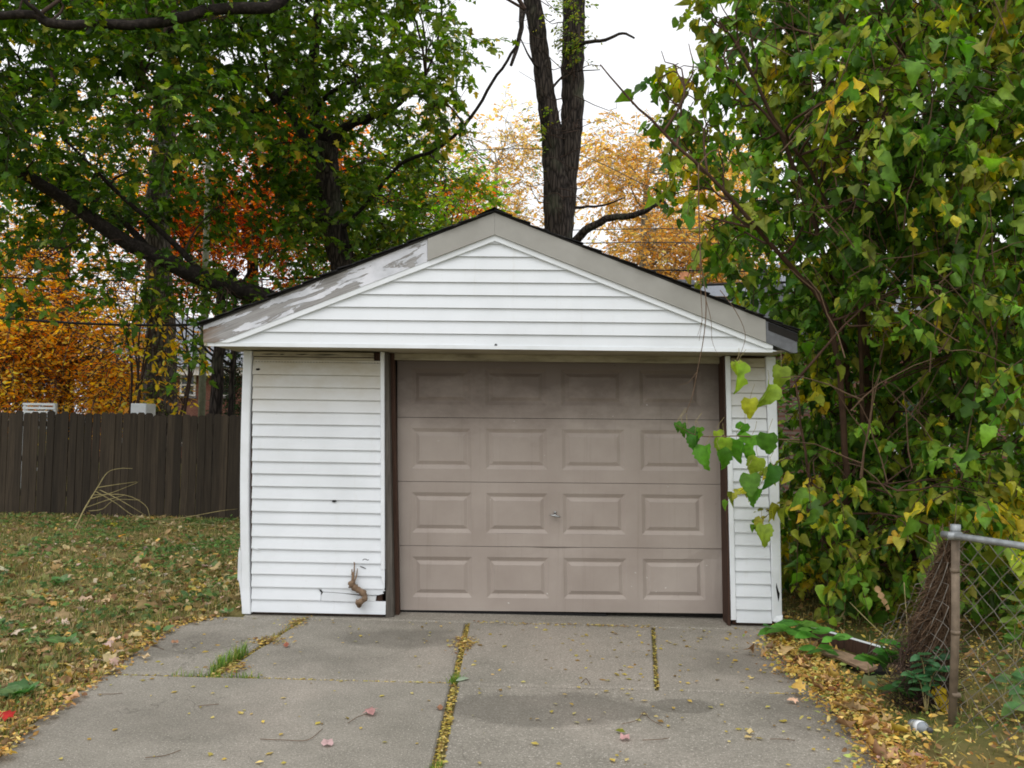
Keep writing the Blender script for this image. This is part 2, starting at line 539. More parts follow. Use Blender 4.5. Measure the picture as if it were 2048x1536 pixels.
def tubes_np(P, rad, sides=3):
    """P (S,m,3) polylines, rad (m,) or (S,m)"""
    S, m, _ = P.shape
    rad = np.broadcast_to(rad, (S, m))
    T = np.gradient(P, axis=1); T = unit(T)
    ref = np.tile(np.array([0.31, 0.22, 0.92]), (S, m, 1))
    A = unit(np.cross(T, ref)); B = np.cross(T, A)
    ang = np.arange(sides) * 2 * np.pi / sides
    V = P[:, :, None, :] + rad[:, :, None, None] * (A[:, :, None, :] * np.cos(ang)[None, None, :, None] + B[:, :, None, :] * np.sin(ang)[None, None, :, None])
    idx = np.arange(S * m * sides).reshape(S, m, sides)
    a = idx[:, :-1, :]; b = np.roll(idx, -1, 2)[:, :-1, :]; c_ = np.roll(idx, -1, 2)[:, 1:, :]; d = idx[:, 1:, :]
    F = np.stack([a, b, c_, d], -1).reshape(-1, 4)
    return V.reshape(-1, 3), F

# leaf templates: y along the leaf, z its normal, base at the origin
def fan(pts):
    V = np.array(pts, float)
    return V
def T_maple():
    o = [(0, 0, 0), (0.30, -0.06, 0.02), (0.20, 0.16, 0), (0.56, 0.28, -0.05), (0.24, 0.46, 0.02), (0.26, 0.68, 0.0), (0, 1.0, -0.08),
         (-0.26, 0.68, 0.0), (-0.24, 0.46, 0.02), (-0.56, 0.28, -0.05), (-0.20, 0.16, 0), (-0.30, -0.06, 0.02), (0, 0.36, 0.05)]
    F = [(12, i, i + 1) for i in range(11)] + [(12, 11, 0)]
    return np.array(o, float), np.array(F)
def T_heart():
    o = [(0, 0, 0), (0, 0.33, -0.02), (0, 0.66, -0.04), (0, 1.0, -0.14),
         (0.30, -0.07, 0.05), (0.43, 0.24, 0.09), (0.33, 0.56, 0.05), (0.14, 0.83, -0.05),
         (-0.30, -0.07, 0.05), (-0.43, 0.24, 0.09), (-0.33, 0.56, 0.05), (-0.14, 0.83, -0.05)]
    F = [(0, 4, 1), (4, 5, 1), (1, 5, 2), (5, 6, 2), (2, 6, 3), (6, 7, 3)]
    F += [(a, c_, b) for a, b, c_ in [(0, 8, 1), (8, 9, 1), (1, 9, 2), (9, 10, 2), (2, 10, 3), (10, 11, 3)]]
    return np.array(o, float), np.array(F)
def T_lobed():
    """mulberry leaf with deep sinuses"""
    o = [(0, 0, 0), (0, 0.35, 0), (0, 0.62, -0.02), (0, 1.0, -0.12)]
    sd = [(0.28, -0.05, 0.04), (0.45, 0.16, 0.08), (0.38, 0.34, 0.06), (0.14, 0.40, 0.02), (0.34, 0.58, 0.04), (0.24, 0.78, 0)]
    o += sd + [(-x, y, z_) for x, y, z_ in sd]
    F = [(0, 4, 1), (4, 5, 1), (5, 6, 1), (6, 7, 1), (1, 7, 2), (7, 8, 2), (8, 9, 2), (2, 9, 3)]
    F += [(0, 1, 10), (10, 1, 11), (11, 1, 12), (12, 1, 13), (1, 2, 13), (13, 2, 14), (14, 2, 15), (2, 3, 15)]
    return np.array(o, float), np.array(F)
def T_serrate(lobed=False, seed=0):
    """finely outlined mulberry leaf with toothed margin for the leaves that show largest"""
    g_ = np.random.default_rng(seed)
    n = 11
    ys = np.array([0, .09, .18, .28, .38, .48, .58, .68, .78, .89, 1.0])
    ctl = ([-.1, 0, .12, .25, .40, .52, .64, .78, .9, 1], [.20, .34, .42, .44, .41, .35, .28, .18, .09, 0])
    if lobed:
        ctl = ([-.1, 0, .12, .25, .36, .44, .52, .64, .8, 1], [.18, .32, .44, .43, .20, .14, .30, .34, .20, 0])
    V = [(0, y, .02 - .10 * y * y) for y in ys]
    for s_ in (-1, 1):
        for i, y in enumerate(ys):
            w_ = np.interp(y, *ctl) + (.022 if i % 2 else -.010) * (0 < i < n - 1) + g_.normal(0, .008)
            yy = y - (.085 if i == 0 else .05 if i == 1 else .02) + (.02 if i % 2 else 0)
            V.append((s_ * w_ * (.8 if i == 0 else 1), yy if i < n - 1 else 1.0, .02 - .12 * y * y + .16 * w_ + g_.normal(0, .008)))
    F = []
    for i in range(n - 1):
        a, b = i, i + 1
        l, l2 = n + i, n + i + 1
        q, q2 = 2 * n + i, 2 * n + i + 1
        F += [(a, b, l), (b, l2, l), (a, q, b), (q, q2, b)]
    return np.array(V, float), np.array(F)
def T_oval():
    o = [(0, 0, 0), (0.22, 0.3, 0.04), (0.18, 0.7, 0.03), (0, 1, -0.05), (-0.18, 0.7, 0.03), (-0.22, 0.3, 0.04)]
    return np.array(o, float), np.array([(0, 1, 5), (1, 2, 4), (1, 4, 5), (2, 3, 4)])
def T_diamond():
    o = [(0, 0, 0), (0.32, 0.5, 0.05), (0, 1, -0.06), (-0.32, 0.5, 0.05)]
    return np.array(o, float), np.array([(0, 1, 3), (1, 2, 3)])
def T_curl():
    """crumpled dry leaf"""
    o = [(0, 0, 0.05), (0.28, 0.15, 0.2), (0.42, 0.5, 0.05), (0.2, 0.8, 0.22), (0, 1.0, 0.08), (-0.24, 0.76, 0.02), (-0.42, 0.45, 0.2), (-0.25, 0.1, 0.03), (0, 0.5, 0)]
    return np.array(o, float), np.array([(8, i, (i + 1) % 8) for i in range(8)])

def warp(T, bend=0.0, curl=0.0, crumple=0.0, seed=0, skew=0.0):
    """a bent, curled or crumpled variant of a leaf shape"""
    g_ = np.random.default_rng(seed)
    V = T[0].copy()
    V[:, 2] += -bend * V[:, 1] ** 2 + curl * np.abs(V[:, 0]) * 2 * (.3 + V[:, 1]) + g_.normal(0, crumple, len(V))
    V[:, 0] += skew * V[:, 1] ** 2 + g_.normal(0, .02 + crumple * .3, len(V)) * (np.abs(V[:, 0]) > .01)
    V[:, 0] *= 1 - .35 * abs(curl)
    V[:, 1] += g_.normal(0, .02, len(V)) * (V[:, 1] > .1)
    return V, T[1]

def frames(D, N):
    """rotation matrices with y = D, z close to N"""
    Yv = unit(D)
    X = unit(np.cross(Yv, N)); Z = np.cross(X, Yv)
    return np.stack([X, Yv, Z], -1)                     # columns

def tint(T, col):
    """per-vertex colour of leaves: paler veins, deeper margins"""
    V = T[0]
    w = 1.16 - .55 * np.minimum(np.abs(V[:, 0]), .5)
    return (col[:, None, :] * w[None, :, None]).reshape(-1, 3)

def scatter(T, pos, R, scale):
    V, F = T
    n, S = len(V), len(pos)
    W = np.einsum('sij,vj->svi', R, V) * scale[:, None, None] + pos[:, None, :]
    FF = F[None] + (np.arange(S) * n)[:, None, None]
    return W.reshape(-1, 3), FF.reshape(-1, F.shape[1])

def pal(stops, w, n, var=0.18):
    """n random colours from a weighted palette of sRGB triples"""
    C_ = np.array([srgb(*s_)[:3] for s_ in stops])
    i = RNG.choice(len(stops), n, p=np.array(w) / sum(w))
    return np.clip(C_[i] * (1 + RNG.normal(0, var, (n, 1))) * (1 + RNG.normal(0, 0.06, (n, 3))), 0.002, 1)

def sprays(P, D, L, K, droop=0.25, size=0.12, svar=0.25, tilt=0.5, hang=0.2, spread=0.85):
    """leaves along straightish twigs. returns leaf pos, R, scale, twig polylines, leaf spray index"""
    S = len(P)
    up = np.array([0, 0, 1.0])
    pos, Rm, sc, ix = [], [], [], []
    side = unit(np.cross(D, up) + 1e-6)
    def pt(t):
        return P + D * (L * t)[:, None] - up * (droop * L * t * t)[:, None]
    for q in range(K):
        t = np.clip((q + 0.8 + RNG.uniform(-.3, .3, S)) / K, 0.05, 1.0)
        p = pt(t)
        sg = 1.0 if q % 2 else -1.0
        d = unit(D * 0.55 + side * sg * spread + RNG.normal(0, 0.35, (S, 3)) - up * hang)
        nrm = unit(up + RNG.normal(0, tilt, (S, 3)))
        pos.append(p + d * 0.25 * size); Rm.append(frames(d, nrm)); ix.append(np.arange(S))
        sc.append(size * np.clip(RNG.normal(1, svar, S), 0.45, 1.7))
    tw = np.stack([pt(np.zeros(S)), pt(np.full(S, 0.5)), pt(np.ones(S))], 1)
    return np.concatenate(pos), np.concatenate(Rm), np.concatenate(sc), tw, np.concatenate(ix)

def blob_sprays(blobs, out=0.6):
    """blobs: (centre, (rx,ry,rz), n). random spray starts and outward directions"""
    P, D, B = [], [], []
    for bi, (c_, r, n) in enumerate(blobs):
        c_ = np.array(c_); r = np.array(r) if hasattr(r, '__len__') else np.array([r, r, r * 0.7])
        u = unit(RNG.normal(size=(n, 3))); rr = RNG.uniform(0.15, 1, (n, 1)) ** 0.5
        off = u * rr * r
        P.append(c_ + off)
        d = unit(u * out + RNG.normal(0, 0.6, (n, 3)) * np.array([1, 1, 0.5]))
        D.append(d); B.append(np.full(n, bi))
    return np.concatenate(P), np.concatenate(D), np.concatenate(B)

def branch_pts(a, b, sag=0.12, n=6):
    a, b = np.array(a), np.array(b)
    L = np.linalg.norm(b - a)
    res = []
    w1, w2 = RNG.normal(0, 0.08 * L, 3), RNG.normal(0, 0.06 * L, 3)
    for i in range(n + 1):
        t = i / n
        res.append(a + (b - a) * t + np.array([0, 0, sag * L]) * math.sin(math.pi * t) + w1 * math.sin(math.pi * t) + w2 * math.sin(2 * math.pi * t))
    return res

# ------------------------------------------------------------------ ground
def lawn_h(x, y):
    h = 0.022 * noise.noise((x * 0.9, y * 0.9, 0)) + 0.012 * noise.noise((x * 3.1, y * 3.1, 4))
    return h + 0.012
def drive_left(y):
    return float(np.interp(y, [-9, -2.81, -2.43, -2.06, -1.7, -1.35, -0.93, -0.45, -0.11, 0.3], [-2.3, -2.46, -2.55, -2.59, -2.62, -2.66, -2.70, -2.74, -2.53, -2.38]))
def drive_right(y):
    return float(np.interp(y, [-9, -2.67, -2.33, -1.68, -1.25, -0.67, -0.25, 0.3], [1.5, 1.60, 1.66, 1.66, 1.66, 1.70, 1.81, 1.88]))
gx = np.concatenate([[-220, -90, -40, -22], np.arange(-14, 9.01, 0.14), [14, 24, 45, 90, 220]])
gy = np.concatenate([[-120, -40, -16], np.arange(-9, 9.01, 0.14), [13, 20, 35, 70, 140, 320]])
V, F = [], []
for j, y in enumerate(gy):
    for i, x in enumerate(gx):
        inside = drive_left(y) - 0.09 < x < drive_right(y) + 0.09 and -9 < y < 6.2 if y < 0.1 else (-2.3 < x < 1.85 and y < 6.1)
        V.append((x, y, -0.02 if inside else lawn_h(x, y) if abs(x) < 15 and -10 < y < 10 else 0.0))
nx = len(gx)
for j in range(len(gy) - 1):
    for i in range(nx - 1):
        a = j * nx + i
        F.append((a, a + 1, a + nx + 1, a + nx))
lawn = np_mesh('lawn', V, F, 'soil', smooth=True)
tag(lawn, kind='structure')

# driveway of separate slabs with open joints
drive = root('driveway', (0, -1.5, 0), None, None)
drive['kind'] = 'structure'
def slab(poly, z=0.0, tilt=(0, 0)):
    """poly: (x,y) counter-clockwise"""
    n = len(poly)
    cx_ = sum(p[0] for p in poly) / n; cy_ = sum(p[1] for p in poly) / n
    zt = lambda x, y: z + tilt[0] * (x - cx_) + tilt[1] * (y - cy_)
    ins = []
    for i in range(n):
        p = Vector(poly[i]); a = Vector(poly[i - 1]); b = Vector(poly[(i + 1) % n])
        d = ((a - p).normalized() + (b - p).normalized())
        inw = Vector((cx_, cy_)) - p
        d = d.normalized() if d.length > 0.05 else inw.normalized()
        if d.dot(inw) < 0: d = -d
        ins.append(p + d * 0.014)
    vs = [(x, y, -0.12) for x, y in poly] + [(x, y, zt(x, y) - 0.012) for x, y in poly] + [(q.x, q.y, zt(q.x, q.y)) for q in ins]
    fs = []
    for i in range(n):
        j = (i + 1) % n
        fs += [(i, j, n + j, n + i), (n + i, n + j, 2 * n + j, 2 * n + i)]
    fs.append(tuple(range(2 * n, 3 * n)))
    MB().add(vs, fs).build('slab', 'concrete', drive)
def edge(fn, y0, y1, n, off=0.0, j=0.02):
    return [(fn(y) + off + random.uniform(-j, j), y) for y in np.linspace(y0, y1, n)]
J1 = lambda y: -0.55 + 0.1 * (y / -2.81)                     # long joint in the middle
JL = lambda y: -1.83 + 0.09 * y                              # left joint near the garage
JR = lambda y: 0.90 + 0.12 * y
TL, TR = -1.56, -1.60
g = 0.018
slab(edge(drive_left, TL, -0.08, 9)[::-1] + [(JL(TL) - .04, TL), (JL(-1.3) - .035, -1.3), (JL(-1.0) - .01, -1.0), (JL(-.74) - .02, -.74), (JL(-.5) - .004, -.5), (JL(-.08) - .012, -.08)], 0.004, (0.004, 0))
slab([(JL(TL) + .035, TL), (J1(TL) - g, TL), (J1(-.08) - g, -.08), (JL(-.08) + .012, -.08), (JL(-.5) + .008, -.5), (JL(-.74) + .02, -.74), (JL(-1.0) + .012, -1.0)], -0.002)
slab([(J1(TR) + g, TR), (JR(TR) - .012, TR), (JR(-.1) - .012, -.1), (J1(-.1) + g, -.1)], 0.003)
slab([(JR(TR) + .012, TR)] + edge(drive_right, TR, -.1, 8) + [(JR(-.1) + .012, -.1)], -0.001)
slab(edge(drive_left, -5.2, TL - .03, 16)[::-1] + [(J1(-5.2) - g - .004, -5.2), (J1(TL) - g - .004, TL - .03)], 0.0)
slab([(J1(-5.2) + g + .01, -5.2)] + edge(drive_right, -5.2, TR - .012, 16) + [(J1(TR) + g + .01, TR - .012)], -0.004)
slab([(drive_left(-9), -9.5), (J1(-5.2) - g, -9.5), (J1(-5.2) - g, -5.23), (drive_left(-5.2), -5.23)], 0.0)
slab([(J1(-5.2) + g, -9.5), (drive_right(-9), -9.5), (drive_right(-5.2), -5.23), (J1(-5.2) + g, -5.23)], 0.0)
slab([(-2.33, -.06), (-0.62, -.06), (0.6, -.085), (1.88, -.085), (1.88, 1.0), (-2.33, 1.0)], 0.004)

# ------------------------------------------------------------------ garage
LEAN = -0.0245
def G(x, y, z):
    return (x + LEAN * z, y, z)
XL, XR = -2.345, 1.895                                        # wall corners at the ground
OL, OR = -1.205, 1.505                                        # opening between the trims
YG = -0.37                                                    # plane of the gable
AX, AZ, SL_ = -0.29, 3.150, 0.395                             # ridge and pitch
garage = root('garage', (-0.23, 3.0, 0.0), 'white vinyl sided garage with a taupe door and peeling gable board', 'garage')
# body behind the cladding
for p in ((XL + .03, OL - .03, 0.022, 0.14), (OR + .02, XR - .03, 0.022, 0.14)):
    MB().box(p[0], p[1], p[2], p[3], 0.01, 2.11, G).build('sheathing', 'brown_wood', garage)
MB().box(XL + .01, XL + .12, 0.142, 6.0, 0.01, 2.14, G).build('side_wall', 'vinyl', garage)
MB().box(XR - .12, XR - .01, 0.142, 6.0, 0.01, 2.14, G).build('side_wall', 'vinyl', garage)
MB().box(XL + .01, XR - .01, 6.002, 6.1, 0.01, 2.14, G).build('rear_wall', 'vinyl', garage)
MB().prism([(XL, 2.142), (XR, 2.142), (-.29, 3.09)], 6.02, 6.09, G).build('rear_gable', 'vinyl', garage)
# clapboards: one part for each course
EXP = 0.0995
def course(x0, x1, z0, z1, ys=0.0, jz=0.0015, mat='vinyl', thick=0.017, name='siding_board'):
    a, b = random.uniform(-jz, jz), random.uniform(-jz, jz)
    n = 5
    vs = []
    for i in range(n):
        t = i / (n - 1); x = x0 + (x1 - x0) * t
        w = random.uniform(-0.0018, 0.0018); dz = a * (1 - t) + b * t
        for y, z in ((ys - thick + w, z0 + dz), (ys - thick + w, z0 + 0.006 + dz), (ys - 0.001 + w * .3, z1 + dz), (ys + 0.012, z1 + dz), (ys + 0.012, z0 + dz)):
            vs.append(G(x, y, z))
    fs = []
    for i in range(n - 1):
        for j in range(5):
            fs.append((i * 5 + j, (i + 1) * 5 + j, (i + 1) * 5 + (j + 1) % 5, i * 5 + (j + 1) % 5))
    fs += [(4, 3, 2, 1, 0), tuple(range((n - 1) * 5, n * 5))]
    return MB().add(vs, fs).build(name, mat, garage)
Z0 = 0.03
for i in range(20):
    z0 = Z0 + i * EXP
    r = OL - 0.035
    if i == 0: r = OL + 0.002
    if i == 1: continue
    if i in (2, 3): r = OL - 0.012
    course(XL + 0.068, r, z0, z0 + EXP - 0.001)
# the torn second course: left part, drooping strip, ragged right end
z0 = Z0 + EXP
course(XL + 0.068, -1.72, z0, z0 + EXP - .001)
MB().prism([(-1.716, z0), (-1.41, z0 - .004), (-1.42, z0 + .012), (-1.39, z0 + .030), (-1.40, z0 + .044), (-1.47, z0 + .051), (-1.56, z0 + .060), (-1.64, z0 + .064), (-1.70, z0 + .066), (-1.716, z0 + .040)], -.016, -.011, G).build('torn_siding', 'vinyl', garage)
MB().prism([(-1.716, z0 + .070), (-1.60, z0 + .066), (-1.48, z0 + .058), (-1.38, z0 + .052), (-1.26, z0 + .052), (-1.215, z0 + .066), (-1.23, z0 + .078), (-1.205, z0 + .086), (-1.215, z0 + .098), (-1.716, z0 + .098)], -.010, -.003, G).build('torn_siding', 'vinyl', garage)
MB().prism([(-1.40, z0 + .004), (-1.285, z0 + .002), (-1.278, z0 + .046), (-1.40, z0 + .046)], -.002, .012, G).build('exposed_batten', 'white_paint', garage)
MB().prism([(-1.72, z0 + .068), (-1.705, z0 + .072), (-1.715, z0 + .084), (-1.735, z0 + .09)], -.017, -.0155, G).build('split', 'black_hole', garage)
# right strip of cladding
for i in range(20):
    z0 = 0.032 + i * EXP
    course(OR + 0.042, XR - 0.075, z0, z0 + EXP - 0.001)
# ragged bites and flakes along the courses
for x, z in ((-2.262, .036), (-1.69, .1325), (-1.615, .91), (-2.235, 1.955)):
    MB().prism([(x - .016, z), (x + .004, z - .004), (x + .022, z + .004), (x + .014, z + .015), (x - .01, z + .013)], -.0155, -.0145, G).build('chip', 'black_hole', garage)
MB().prism([(-2.277, .535), (-2.21, .515), (-2.235, .528), (-2.262, .540), (-2.277, .542)], -.019, -.0145, G).build('flaked_edge', 'vinyl_trim', garage)
for pts in ([(-1.385, .452), (-1.375, .462), (-1.355, .462), (-1.35, .455), (-1.335, .457)], [(-1.41, .436), (-1.385, .441), (-1.37, .439)], [(-1.405, .405), (-1.385, .399), (-1.36, .388)], [(-1.372, .432), (-1.352, .431)]):
    MB().tube([G(x, -.0125, z) for x, z in pts], .0034, 5).build('scrape', 'dark_metal', garage)
# corner posts
def post(x0, x1, name, mat='vinyl_trim', bow=0.0, y0=-.022, zt=2.112, zb=0.01):
    mb = MB(); n = 10
    for i in range(n):
        za, zb_ = zb + (zt - zb) * i / n, zb + (zt - zb) * (i + 1) / n
        f = lambda z: bow * math.sin(math.pi * min(1, max(0, (z - zb) / (zt - zb))))
        ba, bb = f(za), f(zb_)
        p = [(x0 + ba, y0, za), (x1 + ba, y0, za), (x1 + ba, .10, za), (x0 + ba, .10, za), (x0 + bb, y0, zb_), (x1 + bb, y0, zb_), (x1 + bb, .10, zb_), (x0 + bb, .10, zb_)]
        b = len(mb.v)
        mb.v.extend([G(*q) for q in p])
        fs = [(0, 1, 5, 4), (1, 2, 6, 5), (2, 3, 7, 6), (3, 0, 4, 7)]
        if i == 0: fs.append((3, 2, 1, 0))
        if i == n - 1: fs.append((4, 5, 6, 7))
        mb.f.extend([tuple(b + k_ for k_ in f_) for f_ in fs]); mb.mi.extend([0] * len(fs))
    return mb.build(name, mat, garage)
bevel(post(XL - .005, XL + .066, 'corner_post', bow=-.022), .006)
bevel(post(XR - .073, XR + .004, 'corner_post', bow=.004, zb=.045), .006)
MB().prism([(XR - .040, .31), (XR - .024, .20), (XR - .016, .235), (XR - .012, .265), (XR - .022, .285), (XR - .036, .345)], -.0245, -.0225, G).build('split', 'black_hole', garage)
MB().add([G(*p) for p in [(XR - .07, -.024, .05), (XR - .035, -.03, .035), (XR - .004, -.034, .004), (XR + .008, -.03, .03), (XR + .006, -.026, .1), (XR - .05, -.026, .09), (XR - .01, -.05, .055)]],
         [(0, 1, 6), (1, 2, 6), (2, 3, 6), (3, 4, 6), (4, 5, 6), (5, 0, 6)]).build('curled_trim_end', 'vinyl_trim', garage)
MB().add([G(*p) for p in [(XL - .006, -.02, .55), (XL - .030, -.04, .42), (XL - .034, -.03, .30), (XL - .022, -.02, .22), (XL - .006, -.015, .06), (XL - .012, -.03, .36)]],
         [(0, 1, 5), (1, 2, 5), (2, 3, 5), (3, 4, 5), (4, 0, 5)]).build('split_trim', 'vinyl_trim', garage)
MB().prism([(XL - .045, .28), (XL - .028, .26), (XL - .018, .48), (XL - .03, .54), (XL - .04, .48)], -.012, -.008, G).build('split_trim', 'vinyl_trim', garage)
# trims beside the door
bevel(post(OL - .034, OL - .002, 'door_trim', y0=-.02, zb=.38), .003)
bevel(post(OR, OR + .040, 'door_trim', y0=-.02, zb=.05), .003)
MB().prism([(OL - .012, .22), (OL - .003, .24), (OL - .002, .379), (OL - .034, .379), (OL - .026, .30), (OL - .01, .27)], -.019, -.012, G).build('torn_trim', 'vinyl_trim', garage)
# timber jambs and stops
def jamb(p, name, mat):
    return MB().hexa([G(*q) for q in p]).build(name, mat, garage)
jamb([(OL + .003, .0, .005), (OL + .058, .02, .005), (OL + .058, .17, .005), (OL + .003, .17, .005), (OL, .0, 2.112), (OL + .022, .02, 2.112), (OL + .022, .17, 2.112), (OL, .17, 2.112)], 'jamb', 'grey_wood')
jamb([(OL + .060, .10, .005), (OL + .090, .10, .005), (OL + .090, .17, .005), (OL + .060, .17, .005), (OL + .024, .10, 2.112), (OL + .055, .10, 2.112), (OL + .055, .17, 2.112), (OL + .024, .17, 2.112)], 'door_stop', 'brown_wood')
jamb([(OR - .024, -.01, .005), (OR - .002, -.012, .005), (OR - .002, .17, .005), (OR - .024, .17, .005), (OR - .014, -.01, 2.112), (OR - .002, -.012, 2.112), (OR - .002, .17, 2.112), (OR - .014, .17, 2.112)], 'jamb', 'brown_wood')
MB().box(OL + .002, OR - .002, .13, .19, 2.062, 2.1155, G).build('header', 'soffit', garage)
# frieze above the cladding
zf = Z0 + 20 * EXP
MB().box(XL + .072, OL - .036, -.008, .014, zf, zf + .020, G).build('perforated_strip', 'vinyl', garage)
for i in range(46):
    x = XL + .09 + i * .0235
    MB().box(x, x + .012, -.0095, -.0075, zf + .002, zf + .006, G).build('slot', 'dark_metal', garage)
MB().box(XL + .072, OL - .09, -.004, .014, zf + .022, zf + .042, G).build('frieze_board', 'soffit', garage)
MB().box(XL + .072, OL - .09, -.014, .010, zf + .049, zf + .0855, G).build('frieze_board', 'soffit', garage)
for x0_, w in ((-2.22, .16), (-1.93, .12), (-1.78, .22), (-2.06, .05)):
    MB().prism([(x0_, zf + .064), (x0_ + w * .4, zf + .060), (x0_ + w, zf + .065), (x0_ + w * .6, zf + .069)], -.0165, -.0145, G).build('crack', 'black_hole', garage)
MB().box(OR + .045, XR - .075, -.006, .014, zf + .004, zf + .078, G).build('frieze_board', 'soffit', garage)
MB().box(OR + .003, XR - .10, -.012, -.0065, zf + .076, zf + .0845, G).build('frieze_moulding', 'brown_wood', garage)
# soffit
MB().box(XL - .12, XR - .02, YG + .012, .19, 2.117, 2.129, G).build('soffit', 'soffit', garage)
# gable wall
GB = 2.119
def gx_left(z): return AX - (AZ - z) / SL_
def gx_right(z): return AX + (AZ - z) / SL_
FV = 0.172                                                    # vertical width of the rake board
TB = FV + 0.044                                               # plus trim
def rake(z):                                                  # half width of the gable infill at height z
    return (AZ - TB - z) / SL_ + .035
nrow = 10
for i in range(nrow):
    z0 = GB + (0.0 if i == 0 else 0.1065 + (i - 1) * .0985)
    z1 = GB + 0.1065 + i * .0985 - .001
    ha, hb = rake(z0), max(.002, rake(z1))
    if ha <= .004: break
    t = .017
    vs = [G(AX - ha, YG - t, z0), G(AX + ha, YG - t, z0), G(AX + ha, YG + .01, z0), G(AX - ha, YG + .01, z0),
          G(AX - hb, YG - .001, z1), G(AX + hb, YG - .001, z1), G(AX + hb, YG + .01, z1), G(AX - hb, YG + .01, z1)]
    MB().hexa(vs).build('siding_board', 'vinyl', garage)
MB().box(-2.505, 1.775, YG - .020, YG + .010, GB - .008, GB + .020, G).build('bottom_trim', 'vinyl_trim', garage)
MB().prism([(AX - .012, GB + .018), (AX + .01, GB + .018), (AX + .008, GB + .032), (AX - .006, GB + .034)], YG - .0205, YG - .015, G).build('chip', 'dark_metal', garage)
MB().prism([(-2.35, 2.135), (1.75, 2.135), (AX, AZ - .05)], YG + .012, YG + .05, G).build('gable_sheathing', 'brown_wood', garage)
# rake trims and boards
def rake_board(xa, xb, top, bot, y0, y1, mat, name, side, cut=None):
    """along one slope between xa and xb, offsets below the roof line"""
    lz = lambda x: AZ - abs(x - AX) * SL_
    n = 40
    mb = MB()
    xs_ = np.linspace(xa, xb, n)
    T, Bm = [], []
    for x in xs_:
        lo = GB + .0185 if cut is None else cut
        T.append((x, max(lz(x) - top, lo + .0005))); Bm.append((x, max(lz(x) - bot, lo)))
    poly = [(x, z) for x, z in Bm] + [(x, z) for x, z in T[::-1]]
    if xa > xb: poly = poly[::-1]
    return mb.prism(poly, y0, y1, G).build(name, mat, garage)
rake_board(AX, gx_left(GB + TB) - .09, FV + .001, TB, YG - .030, YG - .004, 'vinyl_trim', 'rake_trim', -1)
rake_board(AX, gx_right(GB + TB) - .0, FV + .001, TB, YG - .030, YG - .004, 'vinyl_trim', 'rake_trim', 1)
XJ = -0.80                                                    # where the aluminium cover has come off
rake_board(AX - .0005, XJ, .006, FV, YG - .046, YG - .006, 'fascia_grey', 'rake_cover', -1)
rake_board(AX + .0005, 1.72, .006, FV, YG - .046, YG - .006, 'fascia_grey', 'rake_cover', 1)
rake_board(XJ - .003, -2.52, -.004, FV + .003, YG - .034, YG - .006, 'fascia_peel', 'bare_rake_board', -1)
rake_board(1.723, 1.95, .012, FV, YG - .040, YG + .02, 'slate_grey', 'rake_end_wrap', 1, cut=GB - .01)
MB().prism([(1.74, AZ - (1.74 - AX) * SL_ - .015), (1.74, AZ - (1.74 - AX) * SL_ - .075), (1.955, AZ - (1.955 - AX) * SL_ - .075), (1.955, AZ - (1.955 - AX) * SL_ - .015)], YG - .044, YG - .0402, G).build('dark_flashing', 'dark_interior', garage)
MB().box(-2.515, -2.495, YG - .030, YG + .03, GB - .005, 2.262, G).build('rake_end_cap', 'soffit', garage)
# eave boards along the sides
for s_ in (-1, 1):
    x_ = AX + s_ * (2.235 if s_ > 0 else 2.205)
    MB().box(min(x_, x_ - s_ * .02), max(x_, x_ - s_ * .02), YG + .05, 6.2, 2.14, 2.255, G).build('eave_board', 'white_paint', garage)
# roof deck and shingles
roof = MB()
for s_ in (-1, 1):
    xe = AX + s_ * 2.25
    ze = AZ - 2.25 * SL_
    p = [(AX, YG - .05, AZ - .004), (xe, YG - .05, ze - .004), (xe, 6.25, ze - .004), (AX, 6.25, AZ - .004)]
    q = [(x, y, z + .014) for x, y, z in p]
    if s_ < 0: p, q = [p[0], p[3], p[2], p[1]], [q[0], q[3], q[2], q[1]]
    roof.hexa([G(*v) for v in p[::-1]] + [G(*v) for v in q[::-1]])
roof_o = roof.build('roof', 'dark_interior', garage)
def shingle_geo(mb, s_, u0, u1, ya, yb, lift, droop=0.0):
    """one tab: u measured down the slope from the ridge (horizontal distance)"""
    def pt(u, y, h):
        return G(AX + s_ * (u - h * .36), y, AZ + .011 - u * SL_ + h)
    ym = ya + .03
    d = droop
    p = [pt(u0, ya, .002 - d), pt(u1, ya, lift - .004 - d), pt(u1, yb, lift - .004), pt(u0, yb, .002)]
    q = [pt(u0, ya, .006 - d), pt(u1, ya, lift + .003 - d), pt(u1, yb, lift + .003), pt(u0, yb, .006)]
    if s_ < 0:
        p, q = [p[0], p[3], p[2], p[1]], [q[0], q[3], q[2], q[1]]
    mb.hexa(p[::-1] + q[::-1])
rest = MB()
for s_ in (-1, 1):
    nc = 17
    for i in range(nc):
        u1 = 2.27 - i * .133
        u0 = max(0, u1 - .15)
        y = YG - .062 - random.uniform(0, .028)
        mb = MB()
        shingle_geo(mb, s_, u0, u1, y, YG + .24 + .15 * (i % 2), .012 + random.uniform(0, .010), random.uniform(-.006, .012))
        mb.build('shingle', 'shingle', roof_o)
        y = YG + .243 + .15 * (i % 2)
        while y < 6.25:
            w = .3
            shingle_geo(rest, s_, u0, u1, y, min(y + w, 6.28), .013)
            y += w + .006
rest.build('shingles', 'shingle', roof_o, kind='stuff')
rg = MB()
for i in range(22):
    y = YG - .06 + i * .3
    rg.add([G(AX - .13, y, AZ - .13 * SL_ + .028), G(AX, y, AZ + .034), G(AX + .13, y, AZ - .13 * SL_ + .028), G(AX - .13, y + .31, AZ - .13 * SL_ + .022), G(AX, y + .31, AZ + .028), G(AX + .13, y + .31, AZ - .13 * SL_ + .022)],
           [(0, 3, 4, 1), (1, 4, 5, 2)])
